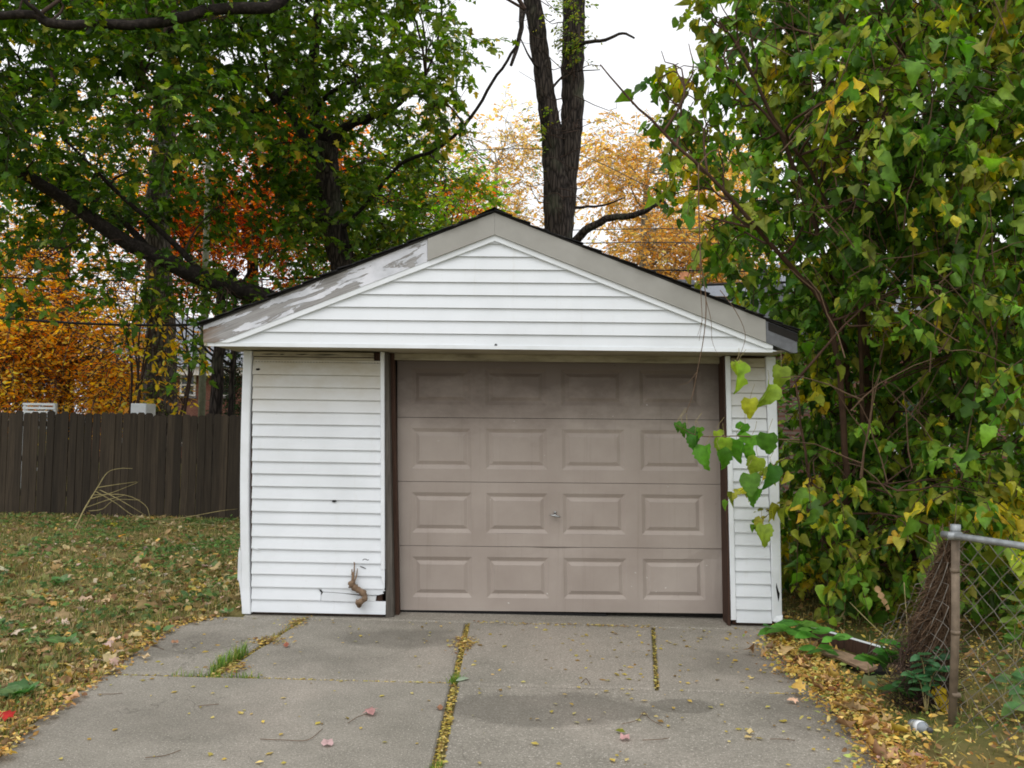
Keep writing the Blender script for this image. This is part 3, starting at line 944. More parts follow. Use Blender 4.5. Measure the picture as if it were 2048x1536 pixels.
rg.build('ridge_cap', 'shingle', roof_o)
# sectional door
door = MB().box(OL - .02, OR + .02, .24, .255, .02, 2.112, G).build('garage_door', 'dark_interior', garage)
DX0, DX1 = -1.140, 1.512
PX = [(-1.030, -.540), (-.420, .085), (.205, .715), (.845, 1.345)]
PX = [(a + .007, b + .007) for a, b in PX]
def door_z(x, z):
    t = (x - DX0) / (DX1 - DX0)
    return z + (.020 * (1 - z / 2.1) + .010) * t
ZS = [.020, .543, 1.066, 1.592, 2.085]
dent = [(1.40, .42, .10, .018), (-.2, .60, .12, -.008), (.12, .62, .16, .012), (1.15, .3, .12, .008)]
for i in range(4):
    za, zb = ZS[i] + .002, ZS[i + 1] - .002
    mb = MB()
    xs_ = [DX0] + [v for p in PX for v in p] + [DX1]
    zp = (za + .105, zb - .085)
    zs_ = [za, zp[0], zp[1], zb]
    def D(x, y, z):
        for dx, dz, r, a_ in dent:
            d2 = ((x - dx) ** 2 + (z - dz) ** 2) / r ** 2
            y += a_ * math.exp(-d2)
        return G(x, y, door_z(x, z))
    yf = .20
    for a in range(len(xs_) - 1):
        for b in range(3):
            x0_, x1_, z0_, z1_ = xs_[a], xs_[a + 1], zs_[b], zs_[b + 1]
            if a % 2 == 1 and b == 1:
                rings = []
                for ins_, dep in ((0, 0), (.030, .014), (.036, .014), (.064, .002)):
                    rings.append([D(x0_ + ins_, yf + dep, z0_ + ins_), D(x1_ - ins_, yf + dep, z0_ + ins_), D(x1_ - ins_, yf + dep, z1_ - ins_), D(x0_ + ins_, yf + dep, z1_ - ins_)])
                vs = [p for r_ in rings for p in r_]
                fs = []
                for r_ in range(3):
                    for j in range(4):
                        fs.append((r_ * 4 + j, r_ * 4 + (j + 1) % 4, r_ * 4 + 4 + (j + 1) % 4, r_ * 4 + 4 + j))
                fs.append((12, 13, 14, 15))
                mb.add(vs, fs)
            else:
                nsub = 3
                for q in range(nsub):
                    xa_, xb_ = x0_ + (x1_ - x0_) * q / nsub, x0_ + (x1_ - x0_) * (q + 1) / nsub
                    mb.add([D(xa_, yf, z0_), D(xb_, yf, z0_), D(xb_, yf, z1_), D(xa_, yf, z1_)], [(0, 1, 2, 3)])
    # returns
    mb.add([D(DX0, yf, zb), D(DX1, yf, zb), D(DX1, yf + .03, zb + .001), D(DX0, yf + .03, zb + .001)], [(0, 1, 2, 3)])
    mb.add([D(DX0, yf, za), D(DX1, yf, za), D(DX1, yf + .03, za), D(DX0, yf + .03, za)], [(3, 2, 1, 0)])
    mb.add([D(DX1, yf, za), D(DX1, yf + .03, za), D(DX1, yf + .03, zb), D(DX1, yf, zb)], [(0, 1, 2, 3)])
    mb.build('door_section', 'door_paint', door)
h = MB()
hp = np.array(G(.149, .185, .812))
h.tube([hp + (0, .015, .004), hp + (0, -.012, .004)], [.013, .009], 10)
h.tube([hp + (-.042, -.018, .006), hp + (-.02, -.022, .003), hp + (.02, -.022, -.004), hp + (.044, -.018, -.010)], [.005, .008, .008, .005], 8)
h.tube([hp + (0, .014, .02), hp + (0, .010, .032)], [.011, .008], 8)
h.build('door_handle', 'chrome', door, True)
MB().box(OL + .06, OR - .95, .215, .238, .004, .024, G).build('bottom_seal', 'cable', door)

# dead stump of vine clinging to the cladding
w = lambda px, py, y: at(px, py, y)
vr = root('dead_vine_stump', tuple(w(722, 1208, -.05)), 'knobbly brown dead vine stump fixed to the white siding left of the door', 'vine stump')
path = [w(719, 1212, -.03), w(717, 1205, -.07), w(727, 1200, -.075), w(730, 1192, -.07), w(722, 1183, -.065), w(712, 1177, -.06), w(705, 1170, -.055), w(702, 1162, -.055)]
sp_ = smooth_path(path, 4)
MB().tube(sp_, [(.020, .026, .022, .018, .024, .022, .029, .031, .024)[int(i * 8 / (len(sp_) - 1))] * random.uniform(.78, 1.22) for i in range(len(sp_))], 9, True, 0, .17).build('stem', 'dead_wood', vr, True)
for pts, r in (([w(705, 1168, -.055), w(706, 1155, -.05), w(707, 1144, -.045)], (.014, .012, .010)), ([w(708, 1146, -.045), w(709, 1130, -.04), w(708, 1124, -.038)], (.006, .005, .004)),
               ([w(708, 1166, -.05), w(713, 1152, -.045), w(715, 1137, -.04)], (.006, .005, .003)), ([w(704, 1150, -.05), w(704, 1138, -.045)], (.006, .004)), ([w(716, 1205, -.05), w(713, 1199, -.04)], (.008, .005))):
    MB().tube(smooth_path(pts, 3), np.interp(np.linspace(0, 1, 3 * (len(pts) - 1) + 1), np.linspace(0, 1, len(r)), r).tolist(), 7).build('twig', 'dead_wood', vr, True)
# ------------------------------------------------------------------ wooden fence at the back of the yard
FY = 6.3
fence = root('wooden_fence', (-7.0, FY, 0), 'dark weathered dog-eared picket fence across the back of the yard', 'fence')
px_ = -12.6
i = 0
pv = []
for q in range(6):                                            # a few plank shapes shared between the pickets
    w_, ht = random.uniform(.112, .124), random.uniform(1.615, 1.65)
    c_ = random.uniform(.022, .03)
    mb = MB()
    mb.prism([(0, 0), (w_, 0), (w_, ht - c_), (w_ - c_, ht), (c_, ht), (0, ht - c_)], 0, .016)
    o = mb.build('picket', 'fence_wood', fence)
    pv.append((o.data, w_)); bpy.data.objects.remove(o)
while px_ < -1.6:
    me, w_ = pv[random.randrange(6)]
    o = bpy.data.objects.new('picket', me)
    COL.objects.link(o)
    o.location = (px_, FY + random.uniform(-.006, .006), -.005 + random.uniform(-.012, .012))
    o.rotation_euler = (random.uniform(-.004, .004), random.uniform(-.007, .007), random.uniform(-.03, .03))
    adopt(o, fence)
    px_ += w_ + random.choice((.002, .003, .004, .006, .009, .014))
for z in (.3, .85, 1.4):
    MB().box(-12.6, -1.6, FY + .022, FY + .06, z, z + .085).build('rail', 'fence_wood', fence)
x = -12.2
while x < -1.6:
    MB().box(x, x + .09, FY + .062, FY + .15, -.05, 1.6).build('fence_post', 'fence_wood', fence)
    x += 2.4

# ------------------------------------------------------------------ trees
def limb_mesh(tree, pts, r0, r1, mat, name='limb', sides=10, n=5, flare=0.0):
    sp = smooth_path(pts, n)
    m = len(sp)
    rad = [r0 + (r1 - r0) * (i_ / (m - 1)) for i_ in range(m)]
    if flare:
        rad = [r_ * (1 + flare * math.exp(-i_ / (m * .08))) for i_, r_ in enumerate(rad)]
    wob = [np.array(p) + RNG.normal(0, .04 * rad[i_] + .004, 3) for i_, p in enumerate(sp)]
    MB().tube(wob, rad, sides, True, 0, .05).build(name, mat, tree, True)
    return wob, rad

def foliage(tree, blobs, T, K, L, size, palette, weights, mat='leaf', droop=.25, tilt=.5, hang=.2, anchors=None, bmat='twig_bark',
            part_leaves=0, out=.6, var=.18, blobvar=.12, twig_r=.006, br=.03, palette_fn=None, svar=.25, sag=.12, spread=.85, maxbr=9.0, fineT=None):
    P, D, B = blob_sprays(blobs, out)
    Ls = RNG.uniform(.6, 1.3, len(P)) * L
    pos, R, sc, tw, ix = sprays(P, D, Ls, K, droop, size, svar, tilt, hang, spread)
    if palette_fn:
        col = palette_fn(pos, B[ix])
    else:
        col = pal(palette, weights, len(pos), var)
    col = col * (1 + RNG.normal(0, blobvar, len(blobs)))[B[ix]][:, None]
    col = np.clip(col, .003, .9)
    Ts = T if isinstance(T, list) else [T]
    pick = RNG.integers(0, len(Ts), len(pos))
    single = np.zeros(len(pos), bool)
    if part_leaves:
        # the leaves that show largest become parts of their own
        v = pos - CAM
        dep = v @ FW
        x = FPX * (v @ RT) / dep; y = FPX * (v @ UP) / dep
        vis = (np.abs(x) < 1030) & (np.abs(y) < 775) & (dep > .5)
        score = np.where(vis, sc / dep, 0)
        single[np.argsort(-score)[:part_leaves]] = True
        cache = {}
        for j in np.nonzero(single)[0]:
            key = (int(pick[j]), int(j) % 14)
            if key not in cache:
                Td = (fineT or Ts)[pick[j]]
                o = np_mesh('leaf', Td[0], Td[1], mat, tint(Td, col[j][None]), None, None, True)
                cache[key] = o.data; bpy.data.objects.remove(o)
            o = bpy.data.objects.new('leaf', cache[key]); COL.objects.link(o)
            mw = Matrix.Identity(4)
            for a_ in range(3):
                for b_ in range(3):
                    mw[a_][b_] = float(R[j][a_, b_] * sc[j])
                mw[a_][3] = float(pos[j][a_])
            o.matrix_basis = mw
            adopt(o, tree)
    VV, FF, CC, base = [], [], [], 0
    for ti, Tt in enumerate(Ts):
        s_ = (pick == ti) & ~single
        V_, F_ = scatter(Tt, pos[s_], R[s_], sc[s_])
        VV.append(V_); FF.append(F_ + base); base += len(V_)
        CC.append(tint(Tt, col[s_]))
    np_mesh('foliage', np.concatenate(VV), np.concatenate(FF), mat, np.concatenate(CC), tree, 'stuff', True)
    V_, F_ = tubes_np(tw, np.array([1.0, .8, .4]) * twig_r, 3)
    np_mesh('twigs', V_, F_, bmat, None, tree, 'stuff')
    if anchors is not None:
        A = np.array(anchors)
        mb = MB()
        for c_, r_, n_ in blobs:
            c_ = np.array(c_)
            rr = np.max(r_) if hasattr(r_, '__len__') else r_
            j = np.argmin(np.linalg.norm(A - c_ + np.array([0, 0, .3]), axis=1))
            d = np.linalg.norm(A[j] - c_)
            if d > maxbr: continue
            bp = branch_pts(A[j], c_, sag)
            r0 = min(br, .007 + d * .009)
            mb.tube(bp, np.linspace(r0, .005, len(bp)).tolist(), 6, False)
            for k_ in range(4):
                e = c_ + unit(RNG.normal(size=3)) * rr * .85
                b2 = branch_pts(bp[3 + (k_ % 3)], e, .05, 4)
                mb.tube(b2, np.linspace(.4 * r0 + .002, .003, len(b2)).tolist(), 5, False)
        mb.build('branches', bmat, tree, True, 'stuff')

MAPLE, HEART, LOBED, OVAL, DIA, CURL = T_maple(), T_heart(), T_lobed(), T_oval(), T_diamond(), T_curl()
MAPLES = [MAPLE, warp(MAPLE, .25, .15, .02, 1, .05), warp(MAPLE, -.1, .3, .03, 2, -.06), warp(MAPLE, .4, -.1, .03, 3)]
FINE = [T_serrate(False, 1), warp(T_serrate(False, 2), .35, .2, .008, 4, .08), warp(T_serrate(False, 3), .1, .55, .012, 5, -.06), warp(T_serrate(False, 4), .6, .1, .01, 6, .05), T_serrate(True, 5), warp(T_serrate(True, 6), .3, .3, .012, 7, -.05), warp(T_serrate(False, 7), .5, .8, .02, 8, .1)]
MULS = [HEART, warp(HEART, .35, .2, .015, 4, .08), warp(HEART, .1, .55, .03, 5, -.06), warp(HEART, .6, .1, .02, 6, .05), LOBED, warp(LOBED, .3, .3, .03, 7, -.05), warp(HEART, .5, .9, .07, 8, .1)]
def W(px, py, Y): return tuple(at(px, py, Y))
def WB(px, py, Y, r, n): return (W(px, py, Y), r, n)

# --- green maple behind the left of the garage
mb_ = W(735, 900, 8.0)
maple = root('maple_tree', (mb_[0], mb_[1], 0), 'big green maple with a dark leaning trunk rising behind the garage roof', 'tree')
anch = []
wob, _ = limb_mesh(maple, [(mb_[0] + .1, 8.0, -.1), W(715, 760, 8), W(703, 620, 8), W(683, 520, 8), W(662, 430, 8), W(655, 345, 8), W(655, 285, 7.9)], .27, .19, 'bark_dark', 'trunk', 14, 6, .35)
anch += wob[12:]
for pts, r0, r1 in (
    ([W(655, 285, 7.9), W(632, 225, 7.8), W(625, 150, 7.6), W(632, 70, 7.4), W(640, -40, 7.2)], .14, .07),
    ([W(703, 640, 8), W(620, 628, 7.7), W(530, 596, 7.4), W(420, 562, 7.0), W(310, 512, 6.6), W(225, 468, 6.3), W(120, 392, 5.9), W(20, 335, 5.4), W(-150, 260, 5)], .20, .07),
    ([W(655, 300, 7.9), W(690, 255, 7.7), W(740, 235, 7.4), W(800, 205, 7.0), W(850, 150, 6.8)], .10, .03),
    ([W(640, 205, 7.7), W(600, 175, 7.2), W(545, 205, 6.8), W(490, 232, 6.6)], .09, .04),
    ([W(655, 330, 7.9), W(615, 290, 8.2), W(575, 215, 8.6), W(480, 150, 8.9), W(350, 100, 9.2)], .12, .04),
    ([W(640, 205, 7.7), W(700, 165, 7.2), W(745, 205, 6.6)], .05, .02),
    ([W(672, 470, 8), W(740, 400, 7.6), W(800, 330, 7.1), W(870, 300, 6.6), W(930, 250, 6.1), W(985, 165, 5.8), W(1030, 95, 5.6), W(1050, 20, 5.5)], .035, .018),
    ([W(700, -420, 4.2), W(640, -160, 4.0), W(560, 0, 3.6), W(430, 18, 3.4), W(300, 48, 3.2), W(110, 48, 3.0), W(60, 28, 2.9), W(-80, 40, 2.8)], .085, .045),
    ([W(100, 46, 3.0), W(60, 10, 2.8), W(20, -30, 2.7)], .03, .02),
    ([W(400, 24, 3.4), W(330, 70, 3.6), W(290, 140, 3.8), W(260, 190, 4.0)], .025, .008),
    ([W(420, 562, 7.0), W(330, 470, 6.6), W(230, 380, 6.2), W(130, 280, 5.8)], .06, .02),
    ([W(310, 512, 6.6), W(230, 430, 7.2), W(120, 370, 7.8), W(-40, 300, 8.2)], .07, .02)):
    wob, _ = limb_mesh(maple, pts, r0, r1, 'bark_limb')
    anch += wob
bl = []
for px in range(-120, 960, 85):
    for py in range(-140, 560, 80):
        x, y = px + random.uniform(-35, 35), py + random.uniform(-30, 30)
        # thins out to the right and toward the lower left
        lim = 1.0
        if x > 620: lim = 1.0 if y > 60 else .6
        if x > 780: lim = .9 if 120 < y < 430 else .35
        if x > 900: lim = .5 if 230 < y < 400 else .12
        if y > 470: lim *= .55 if x < 560 else .9
        if y > 430 and x > 740: lim *= .5
        if y > 500 and x < 300: lim *= .4
        if any(abs(x - wx) < 60 and abs(y - wy) < 55 for wx, wy in ((575, 270), (410, 425), (130, 255), (560, 530), (250, 610))): lim *= .35
        if random.random() > lim: continue
        Y = random.uniform(3.2, 8.6) if x < 450 else random.uniform(4.5, 9.0)
        if y > 300: Y = random.uniform(6.6, 9.4)
        if 560 < x < 730 and y > 160: Y = random.uniform(8.3, 9.8)
        bl.append(WB(x, y, Y, (random.uniform(.45, .75), .6, random.uniform(.3, .5)), random.randint(21, 32)))
for a_ in [(560, 600, 7.2), (470, 585, 6.5), (390, 600, 6.4), (300, 545, 6.0), (190, 530, 5.8), (90, 500, 5.6), (40, 560, 5.5), (640, 470, 7.5), (590, 430, 7.4), (540, 480, 7.6), (800, 470, 8.4), (860, 440, 8.6), (760, 500, 8.6), (920, 360, 8.0), (440, 690, 6.0), (250, 590, 5.6)]:
    bl.append(WB(*a_, (.45, .4, .3), 10))
for _ in range(46):                                            # crown over the frame
    bl.append(((random.uniform(-11, -.5), random.uniform(2.8, 10.5), random.uniform(8.4, 12)), (.8, .8, .6), 18))
def maple_col(pos, b):
    n = len(pos)
    c_ = pal([(66, 96, 32), (82, 114, 36), (104, 136, 44), (50, 76, 30), (136, 150, 54), (204, 178, 66)], [30, 30, 20, 14, 6, 2.5], n)
    right = np.clip((pos[:, 0] + 4.5) / 3.0, 0, 1)[:, None] * RNG.uniform(0, 1, (n, 1))
    y_ = pal([(150, 168, 56), (206, 184, 70), (120, 160, 48)], [4, 1.2, 4], n)
    return c_ * (1 - .55 * right) + y_ * .55 * right
foliage(maple, bl, MAPLES, 13, .55, .118, None, None, droop=.3, tilt=.55, hang=.35, anchors=anch, bmat='stem_bark', part_leaves=150, palette_fn=maple_col, br=.04)

# --- twin-stemmed tree behind the garage
bx = W(1120, 900, 9.0)
twin = root('twin_stem_tree', (bx[0], bx[1], 0), 'bare dark tree forking into two thick stems above the garage ridge', 'tree')
def stem_r(tree, pts, mat, name):
    """polyline of (px, py, Y, radius)"""
    q = smooth_path([tuple(W(*p_[:3])) + (p_[3],) for p_ in pts], 6)
    MB().tube([v_[:3] + RNG.normal(0, .008, 3) for v_ in q], [float(v_[3]) for v_ in q], 16, True, 0, .04).build(name, mat, tree, True)
stem_r(twin, [(1118, 1010, 9, .36), (1117, 760, 9, .30), (1116, 560, 9, .275), (1115, 470, 9, .265), (1113, 390, 9, .255), (1108, 310, 9, .225), (1100, 240, 8.95, .19), (1088, 165, 8.9, .175), (1079, 90, 8.9, .17), (1066, 10, 8.8, .165), (1050, -80, 8.7, .16), (1030, -220, 8.7, .14)], 'bark_dark', 'trunk')
stem_r(twin, [(1124, 480, 9.1, .20), (1130, 390, 9.1, .22), (1139, 310, 9.06, .20), (1145, 230, 9.05, .215), (1146, 150, 9.05, .215), (1147, 80, 9.05, .215), (1148, 0, 9.05, .215), (1150, -200, 9.05, .20)], 'bark_dark', 'stem')
for pts, r0, r1 in (([W(1150, 482, 8.8), W(1180, 455, 8.6), W(1222, 435, 8.4), W(1265, 430, 8.2), W(1305, 412, 8.1), W(1325, 395, 8.1), W(1342, 372, 8.0)], .085, .03),
                    ([W(1322, 398, 8.1), W(1332, 408, 8.0), W(1338, 420, 8.0)], .03, .02), ([W(1330, 388, 8.1), W(1350, 378, 8.0)], .025, .012),
                    ([W(1125, 105, 8.9), W(1170, 85, 8.6), W(1210, 80, 8.4), W(1245, 66, 8.3), W(1270, 76, 8.3)], .045, .018),
                    ([W(1080, 140, 8.8), W(1060, 115, 8.6), W(1040, 75, 8.5)], .03, .01), ([W(1150, 415, 8.8), W(1200, 412, 8.7), W(1250, 395, 8.6)], .03, .012),
                    ([W(1095, 190, 8.8), W(1118, 160, 8.8), W(1140, 145, 8.8), W(1200, 140, 8.6)], .03, .008),
                    ([W(1045, 10, 8.6), W(1040, 70, 8.4), W(1022, 130, 8.2)], .06, .03)):
    limb_mesh(twin, pts, r0, r1, 'bark_dark', 'branch', 7, 4)
tb = [WB(1150, 40, 8.7, (.35, .3, .7), 40), WB(1148, 100, 8.75, (.3, .2, .35), 20), WB(1078, 235, 8.7, (.12, .2, .4), 10), WB(1082, 330, 8.8, (.08, .2, .4), 6), WB(1120, 30, 8.6, (.3, .2, .3), 14)]
foliage(twin, tb, OVAL, 9, .22, .07, [(120, 140, 50), (150, 150, 54), (90, 116, 40)], [3, 2, 2], tilt=.8, bmat='stem_bark', twig_r=.004)
tw_ = []
for _ in range(40):
    a_ = W(random.uniform(1090, 1160), random.uniform(0, 460), 8.65)
    e = np.array(a_) + np.array([random.uniform(-1.3, 1.5), random.uniform(-.6, .2), random.uniform(-.5, .8)]) * random.uniform(.3, 1)
    tw_.append(np.array(branch_pts(a_, e, random.uniform(-.25, .2), 5)))
V_, F_ = tubes_np(np.array(tw_), np.linspace(.012, .004, 6), 4)
np_mesh('twigs', V_, F_, 'stem_bark', None, twin, 'stuff')

# --- golden trees far behind
def far_tree(name, label, base, H, blobs, palette, weights, trunk_r, bmat, size, K=10, group=None, L=.8):
    t_ = root(name, base, label, 'tree', group)
    x, y, _ = base
    wob, _ = limb_mesh(t_, [(x, y, -.1), (x + .1, y, H * .3), (x - .1, y + .1, H * .6), (x, y, H * .92)], trunk_r, trunk_r * .25, bmat, 'trunk', 9, 5)
    foliage(t_, blobs, OVAL if size > .1 else DIA, K, L, size, palette, weights, tilt=.9, mat='far_leaf', anchors=wob[5:], bmat=bmat, br=.09, twig_r=.012, blobvar=.15)
def mass(x0, x1, y0, y1, Y0, Y1, n, r, cnt, test=None):
    res = []
    while len(res) < n:
        x, y = random.uniform(x0, x1), random.uniform(y0, y1)
        if test and not test(x, y): continue
        res.append(WB(x, y, random.uniform(Y0, Y1), r, cnt))
    return res
gold = [(226, 184, 104), (212, 164, 82), (236, 204, 130), (196, 156, 88), (176, 164, 92)]
ok = lambda x, y: y > 250 + abs(x - 1300) * .25
far_tree('golden_tree', 'tall golden-leaved tree far behind the right roof slope', tuple(W(1290, 850, 27)[:2]) + (0,), 13,
         mass(1140, 1500, 235, 590, 24, 30, 50, (1.3, 1.3, .9), 52, ok), gold, [4, 4, 3, 2, 1], .35, 'bark_pale', .165)
far_tree('golden_tree', 'thinner golden-leaved tree far behind, left of the twin stems', tuple(W(985, 850, 29)[:2]) + (0,), 14,
         mass(860, 1090, 205, 480, 26, 31, 24, (1.2, 1.2, .9), 30), gold, [4, 3, 4, 2, 1], .3, 'bark_pale', .155)
lime = [(120, 158, 52), (150, 176, 60), (96, 140, 46), (186, 180, 70)]
far_tree('lime_green_tree', 'lime-green maple glimpsed between the maple trunk and the roof slope', tuple(W(820, 850, 17)[:2]) + (0,), 10,
         mass(690, 960, 330, 560, 14, 18, 26, (.9, .9, .7), 26), lime, [3, 3, 3, 1], .22, 'bark_grey', .17)
# --- orange maples
org = [(246, 180, 62), (250, 198, 80), (240, 156, 54), (250, 212, 96), (224, 146, 60)]
ot = tuple(W(120, 850, 15)[:2]) + (0,)
blo = mass(-150, 275, 600, 815, 12.0, 16, 80, (.75, .8, .5), 44, lambda x, y: x < 275 - (y < 640) * 60)
blo += mass(-150, 330, 470, 640, 13, 17, 26, (.8, .8, .5), 44)
blo += mass(-100, 300, 180, 480, 14, 18, 18, (.9, .9, .6), 44)
far_tree('orange_maple', 'spreading maple with burnt orange leaves low behind the left of the fence', ot, 9, blo, org, [4, 4, 3, 3, 1], .3, 'bark_grey', .11)
ot2 = tuple(W(500, 850, 16)[:2]) + (0,)
red = [(238, 142, 48), (230, 124, 42), (242, 166, 62), (222, 112, 46)]
blo = mass(520, 640, 225, 330, 14, 16, 10, (.7, .7, .5), 60) + mass(360, 460, 390, 460, 14, 16, 6, (.7, .7, .5), 60) + mass(330, 660, 220, 590, 14, 18, 36, (.9, .9, .6), 60) + mass(800, 950, 370, 430, 15, 17, 6, (.6, .6, .4), 18)
far_tree('orange_maple', 'red-orange maple showing through the green crown left of the roof peak', ot2, 10, blo, red, [4, 3, 3, 2], .3, 'bark_grey', .115)
# --- ivy-clad trunk
iv = W(325, 830, 10.5)
ivt = root('ivy_clad_tree', (iv[0], iv[1], 0), 'thick grey trunk wrapped in ivy just behind the wooden fence', 'tree')
limb_mesh(ivt, [(iv[0], 10.5, -.1), W(322, 780, 10.5), W(322, 680, 10.5), W(318, 560, 10.5), W(316, 440, 10.5), W(325, 330, 10.5), W(330, 150, 10.5)], .34, .20, 'bark_grey', 'trunk', 14, 5, .2)
ib = [WB(300, y, 10.15, (.22, .15, .4), 8) for y in range(590, 830, 40)] + [WB(345, y, 10.15, (.2, .15, .35), 6) for y in range(640, 830, 60)]
foliage(ivt, ib, OVAL, 8, .25, .085, [(92, 112, 50), (120, 134, 60), (150, 150, 70), (76, 96, 44)], [3, 3, 1, 2], tilt=1.0, bmat='stem_bark', twig_r=.005)
# --- yellow saplings
for nm, lab, xs_, Y, bb in (('sapling', 'slender sapling with drooping yellow leaves in front of the brick house', (330, 400), 9.4,
                             [(310, 640), (345, 670), (300, 700), (370, 690), (410, 660), (400, 720), (340, 720), (300, 760), (375, 790), (330, 800), (360, 610), (300, 610)]),
                            ('sapling', 'bare upright saplings with a few yellow leaves beside the ivy-clad trunk', (262, 285), 9.8, [(250, 600), (285, 560), (240, 680), (230, 560), (200, 590), (270, 800)])):
    b_ = W(xs_[0], 840, Y)
    t_ = root(nm, (b_[0], b_[1], 0), lab, 'sapling')
    an = []
    for k_ in range(3 if xs_[0] > 300 else 5):
        xx = xs_[0] + (xs_[1] - xs_[0]) * random.random()
        wob, _ = limb_mesh(t_, [(b_[0] + random.uniform(-.2, .2), b_[1], 0), W(xx, 760, Y), W(xx + random.uniform(-25, 25), 660, Y), W(xx + random.uniform(-50, 40), 560, Y)], .03, .008, 'stem_bark', 'stem', 6, 4)
        an += wob
    foliage(t_, [WB(x, y, Y + random.uniform(-.3, .3), (.28, .25, .1), 5) for x, y in bb], OVAL, 6, .3, .14, [(226, 196, 60), (214, 172, 48), (196, 190, 70), (222, 150, 52)], [4, 3, 2, 1], droop=.6, hang=.5, tilt=.4, anchors=an, bmat='stem_bark')
# --- dark trunks left of the garage
for px, Y, r, lab in ((433, 8.6, .115, 'dark bare trunk standing behind the fence next to the garage corner'), (462, 9.2, .05, 'thin dark trunk between the thick one and the garage corner')):
    b_ = W(px, 840, Y)
    t_ = root('tree_trunk', (b_[0], b_[1], 0), lab, 'tree')
    wob, _ = limb_mesh(t_, [(b_[0], Y, -.1), W(px, 800, Y), W(px + 3, 720, Y), W(px + 8, 640, Y), W(px + 10, 590, Y), W(px + 40, 540, Y)], r * 1.1, r * .7, 'bark_dark', 'trunk', 10, 5)
    for q in range(3):
        limb_mesh(t_, [wob[8 + q], W(px - 30 - 20 * q, 730 - 40 * q, Y - .4), W(px - 80 - 14 * q, 690 - 40 * q, Y - .7)], .025, .006, 'bark_dark', 'branch', 6, 4)
# --- clipped conifer by the house
b_ = W(466, 840, 13)
con = root('conifer', (b_[0], b_[1], 0), 'narrow dark green conifer beside the brick house', 'conifer')
limb_mesh(con, [(b_[0], 13, 0), (b_[0], 13, 4.2)], .08, .02, 'bark_dark', 'trunk', 7, 3)
foliage(con, [((b_[0], 13, z), (.75 * (1 - z / 5.0), .6, .35), 60) for z in np.arange(.3, 4.4, .35)], DIA, 12, .22, .05, [(38, 62, 36), (52, 78, 42), (30, 50, 30)], [1, 1, 1], out=1.2, tilt=1.0, bmat='stem_bark')

# ------------------------------------------------------------------ houses
def window(house, x0, x1, z0, z1, y, frame=.07):
    wf = MB()
    for a in ((x0 - frame, x1 + frame, z0 - frame, z0), (x0 - frame, x1 + frame, z1, z1 + frame), (x0 - frame, x0, z0, z1), (x1, x1 + frame, z0, z1), (x0, x1, (z0 + z1) / 2 - .03, (z0 + z1) / 2 + .03)):
        wf.box(a[0], a[1], y - .05, y + .06, a[2], a[3])
    f_ = wf.build('window', 'stone_white', house)
    MB().box(x0, x1, y - .012, y + .008, z0, z1).build('pane', 'house_glass', f_)
    MB().box(x0 - .12, x1 + .12, y - .09, y + .02, z0 - frame - .09, z0 - frame - .003).build('sill', 'slate_grey', f_)
    return f_
# left house
HY = 24.0
lh = root('brick_house', (-11, HY, 0), 'low brick house with white windows and a grey roof behind the wooden fence', 'house')
a_ = W(180, 740, HY); b_ = W(640, 740, HY)
zx = a_[2]
MB().box(a_[0], b_[0], HY, HY + 9, 0, zx).build('wall', 'brick_coursed', lh)
MB().box(a_[0] - .3, b_[0] + .3, HY - .35, HY + .0, zx - .16, zx + .14).build('eave', 'stone_white', lh)
MB().add([(a_[0] - .4, HY - .45, zx + .15), (b_[0] + .4, HY - .45, zx + .15), (b_[0] + .4, HY + 4.5, zx + 2.6), (a_[0] - .4, HY + 4.5, zx + 2.6), (b_[0] + .4, HY + 9.4, zx + .15), (a_[0] - .4, HY + 9.4, zx + .15)],
         [(0, 1, 2, 3), (3, 2, 4, 5), (0, 3, 5), (1, 4, 2), (0, 5, 4, 1)]).build('roof', 'shingle_far', lh)
for px0, px1 in ((364, 389), (438, 462), (250, 275), (540, 565)):
    q0, q1 = W(px0, 788, HY), W(px1, 752, HY)
    window(lh, q0[0], q1[0], q0[2], q1[2] + .0, HY)
    window(lh, q0[0], q1[0], .7, q0[2] - .95 if q0[2] > 2.2 else 1.3, HY)
# white objects over the fence
b_ = W(282, 812, 9.0)
wp = MB().box(b_[0] - .15, b_[0] + .15, 8.9, 9.3, .0, W(282, 807, 9.0)[2]).build('white_cabinet', 'white_paint')
bevel(wp, .01)
tag(wp, 'plain white box top showing over the fence beside the ivy-clad trunk', 'box')
b_ = W(78, 812, 11.0)
lv = root('slatted_bench', (b_[0], 11.0, 0), 'white slatted bench back poking above the fence under the orange leaves', 'bench')
top = W(78, 806, 11.0)[2]
for q in range(7):
    MB().box(b_[0] - .36, b_[0] + .36, 10.99, 11.02, top - .05 - q * .085, top - q * .085).build('slat', 'white_paint', lv)
for s_ in (-1, 1):
    MB().box(b_[0] + s_ * .33 - .03, b_[0] + s_ * .33 + .03, 11.022, 11.08, 0, top).build('leg', 'white_paint', lv)
MB().box(b_[0] - .36, b_[0] + .36, 10.6, 10.985, .42, .46).build('seat', 'white_paint', lv)
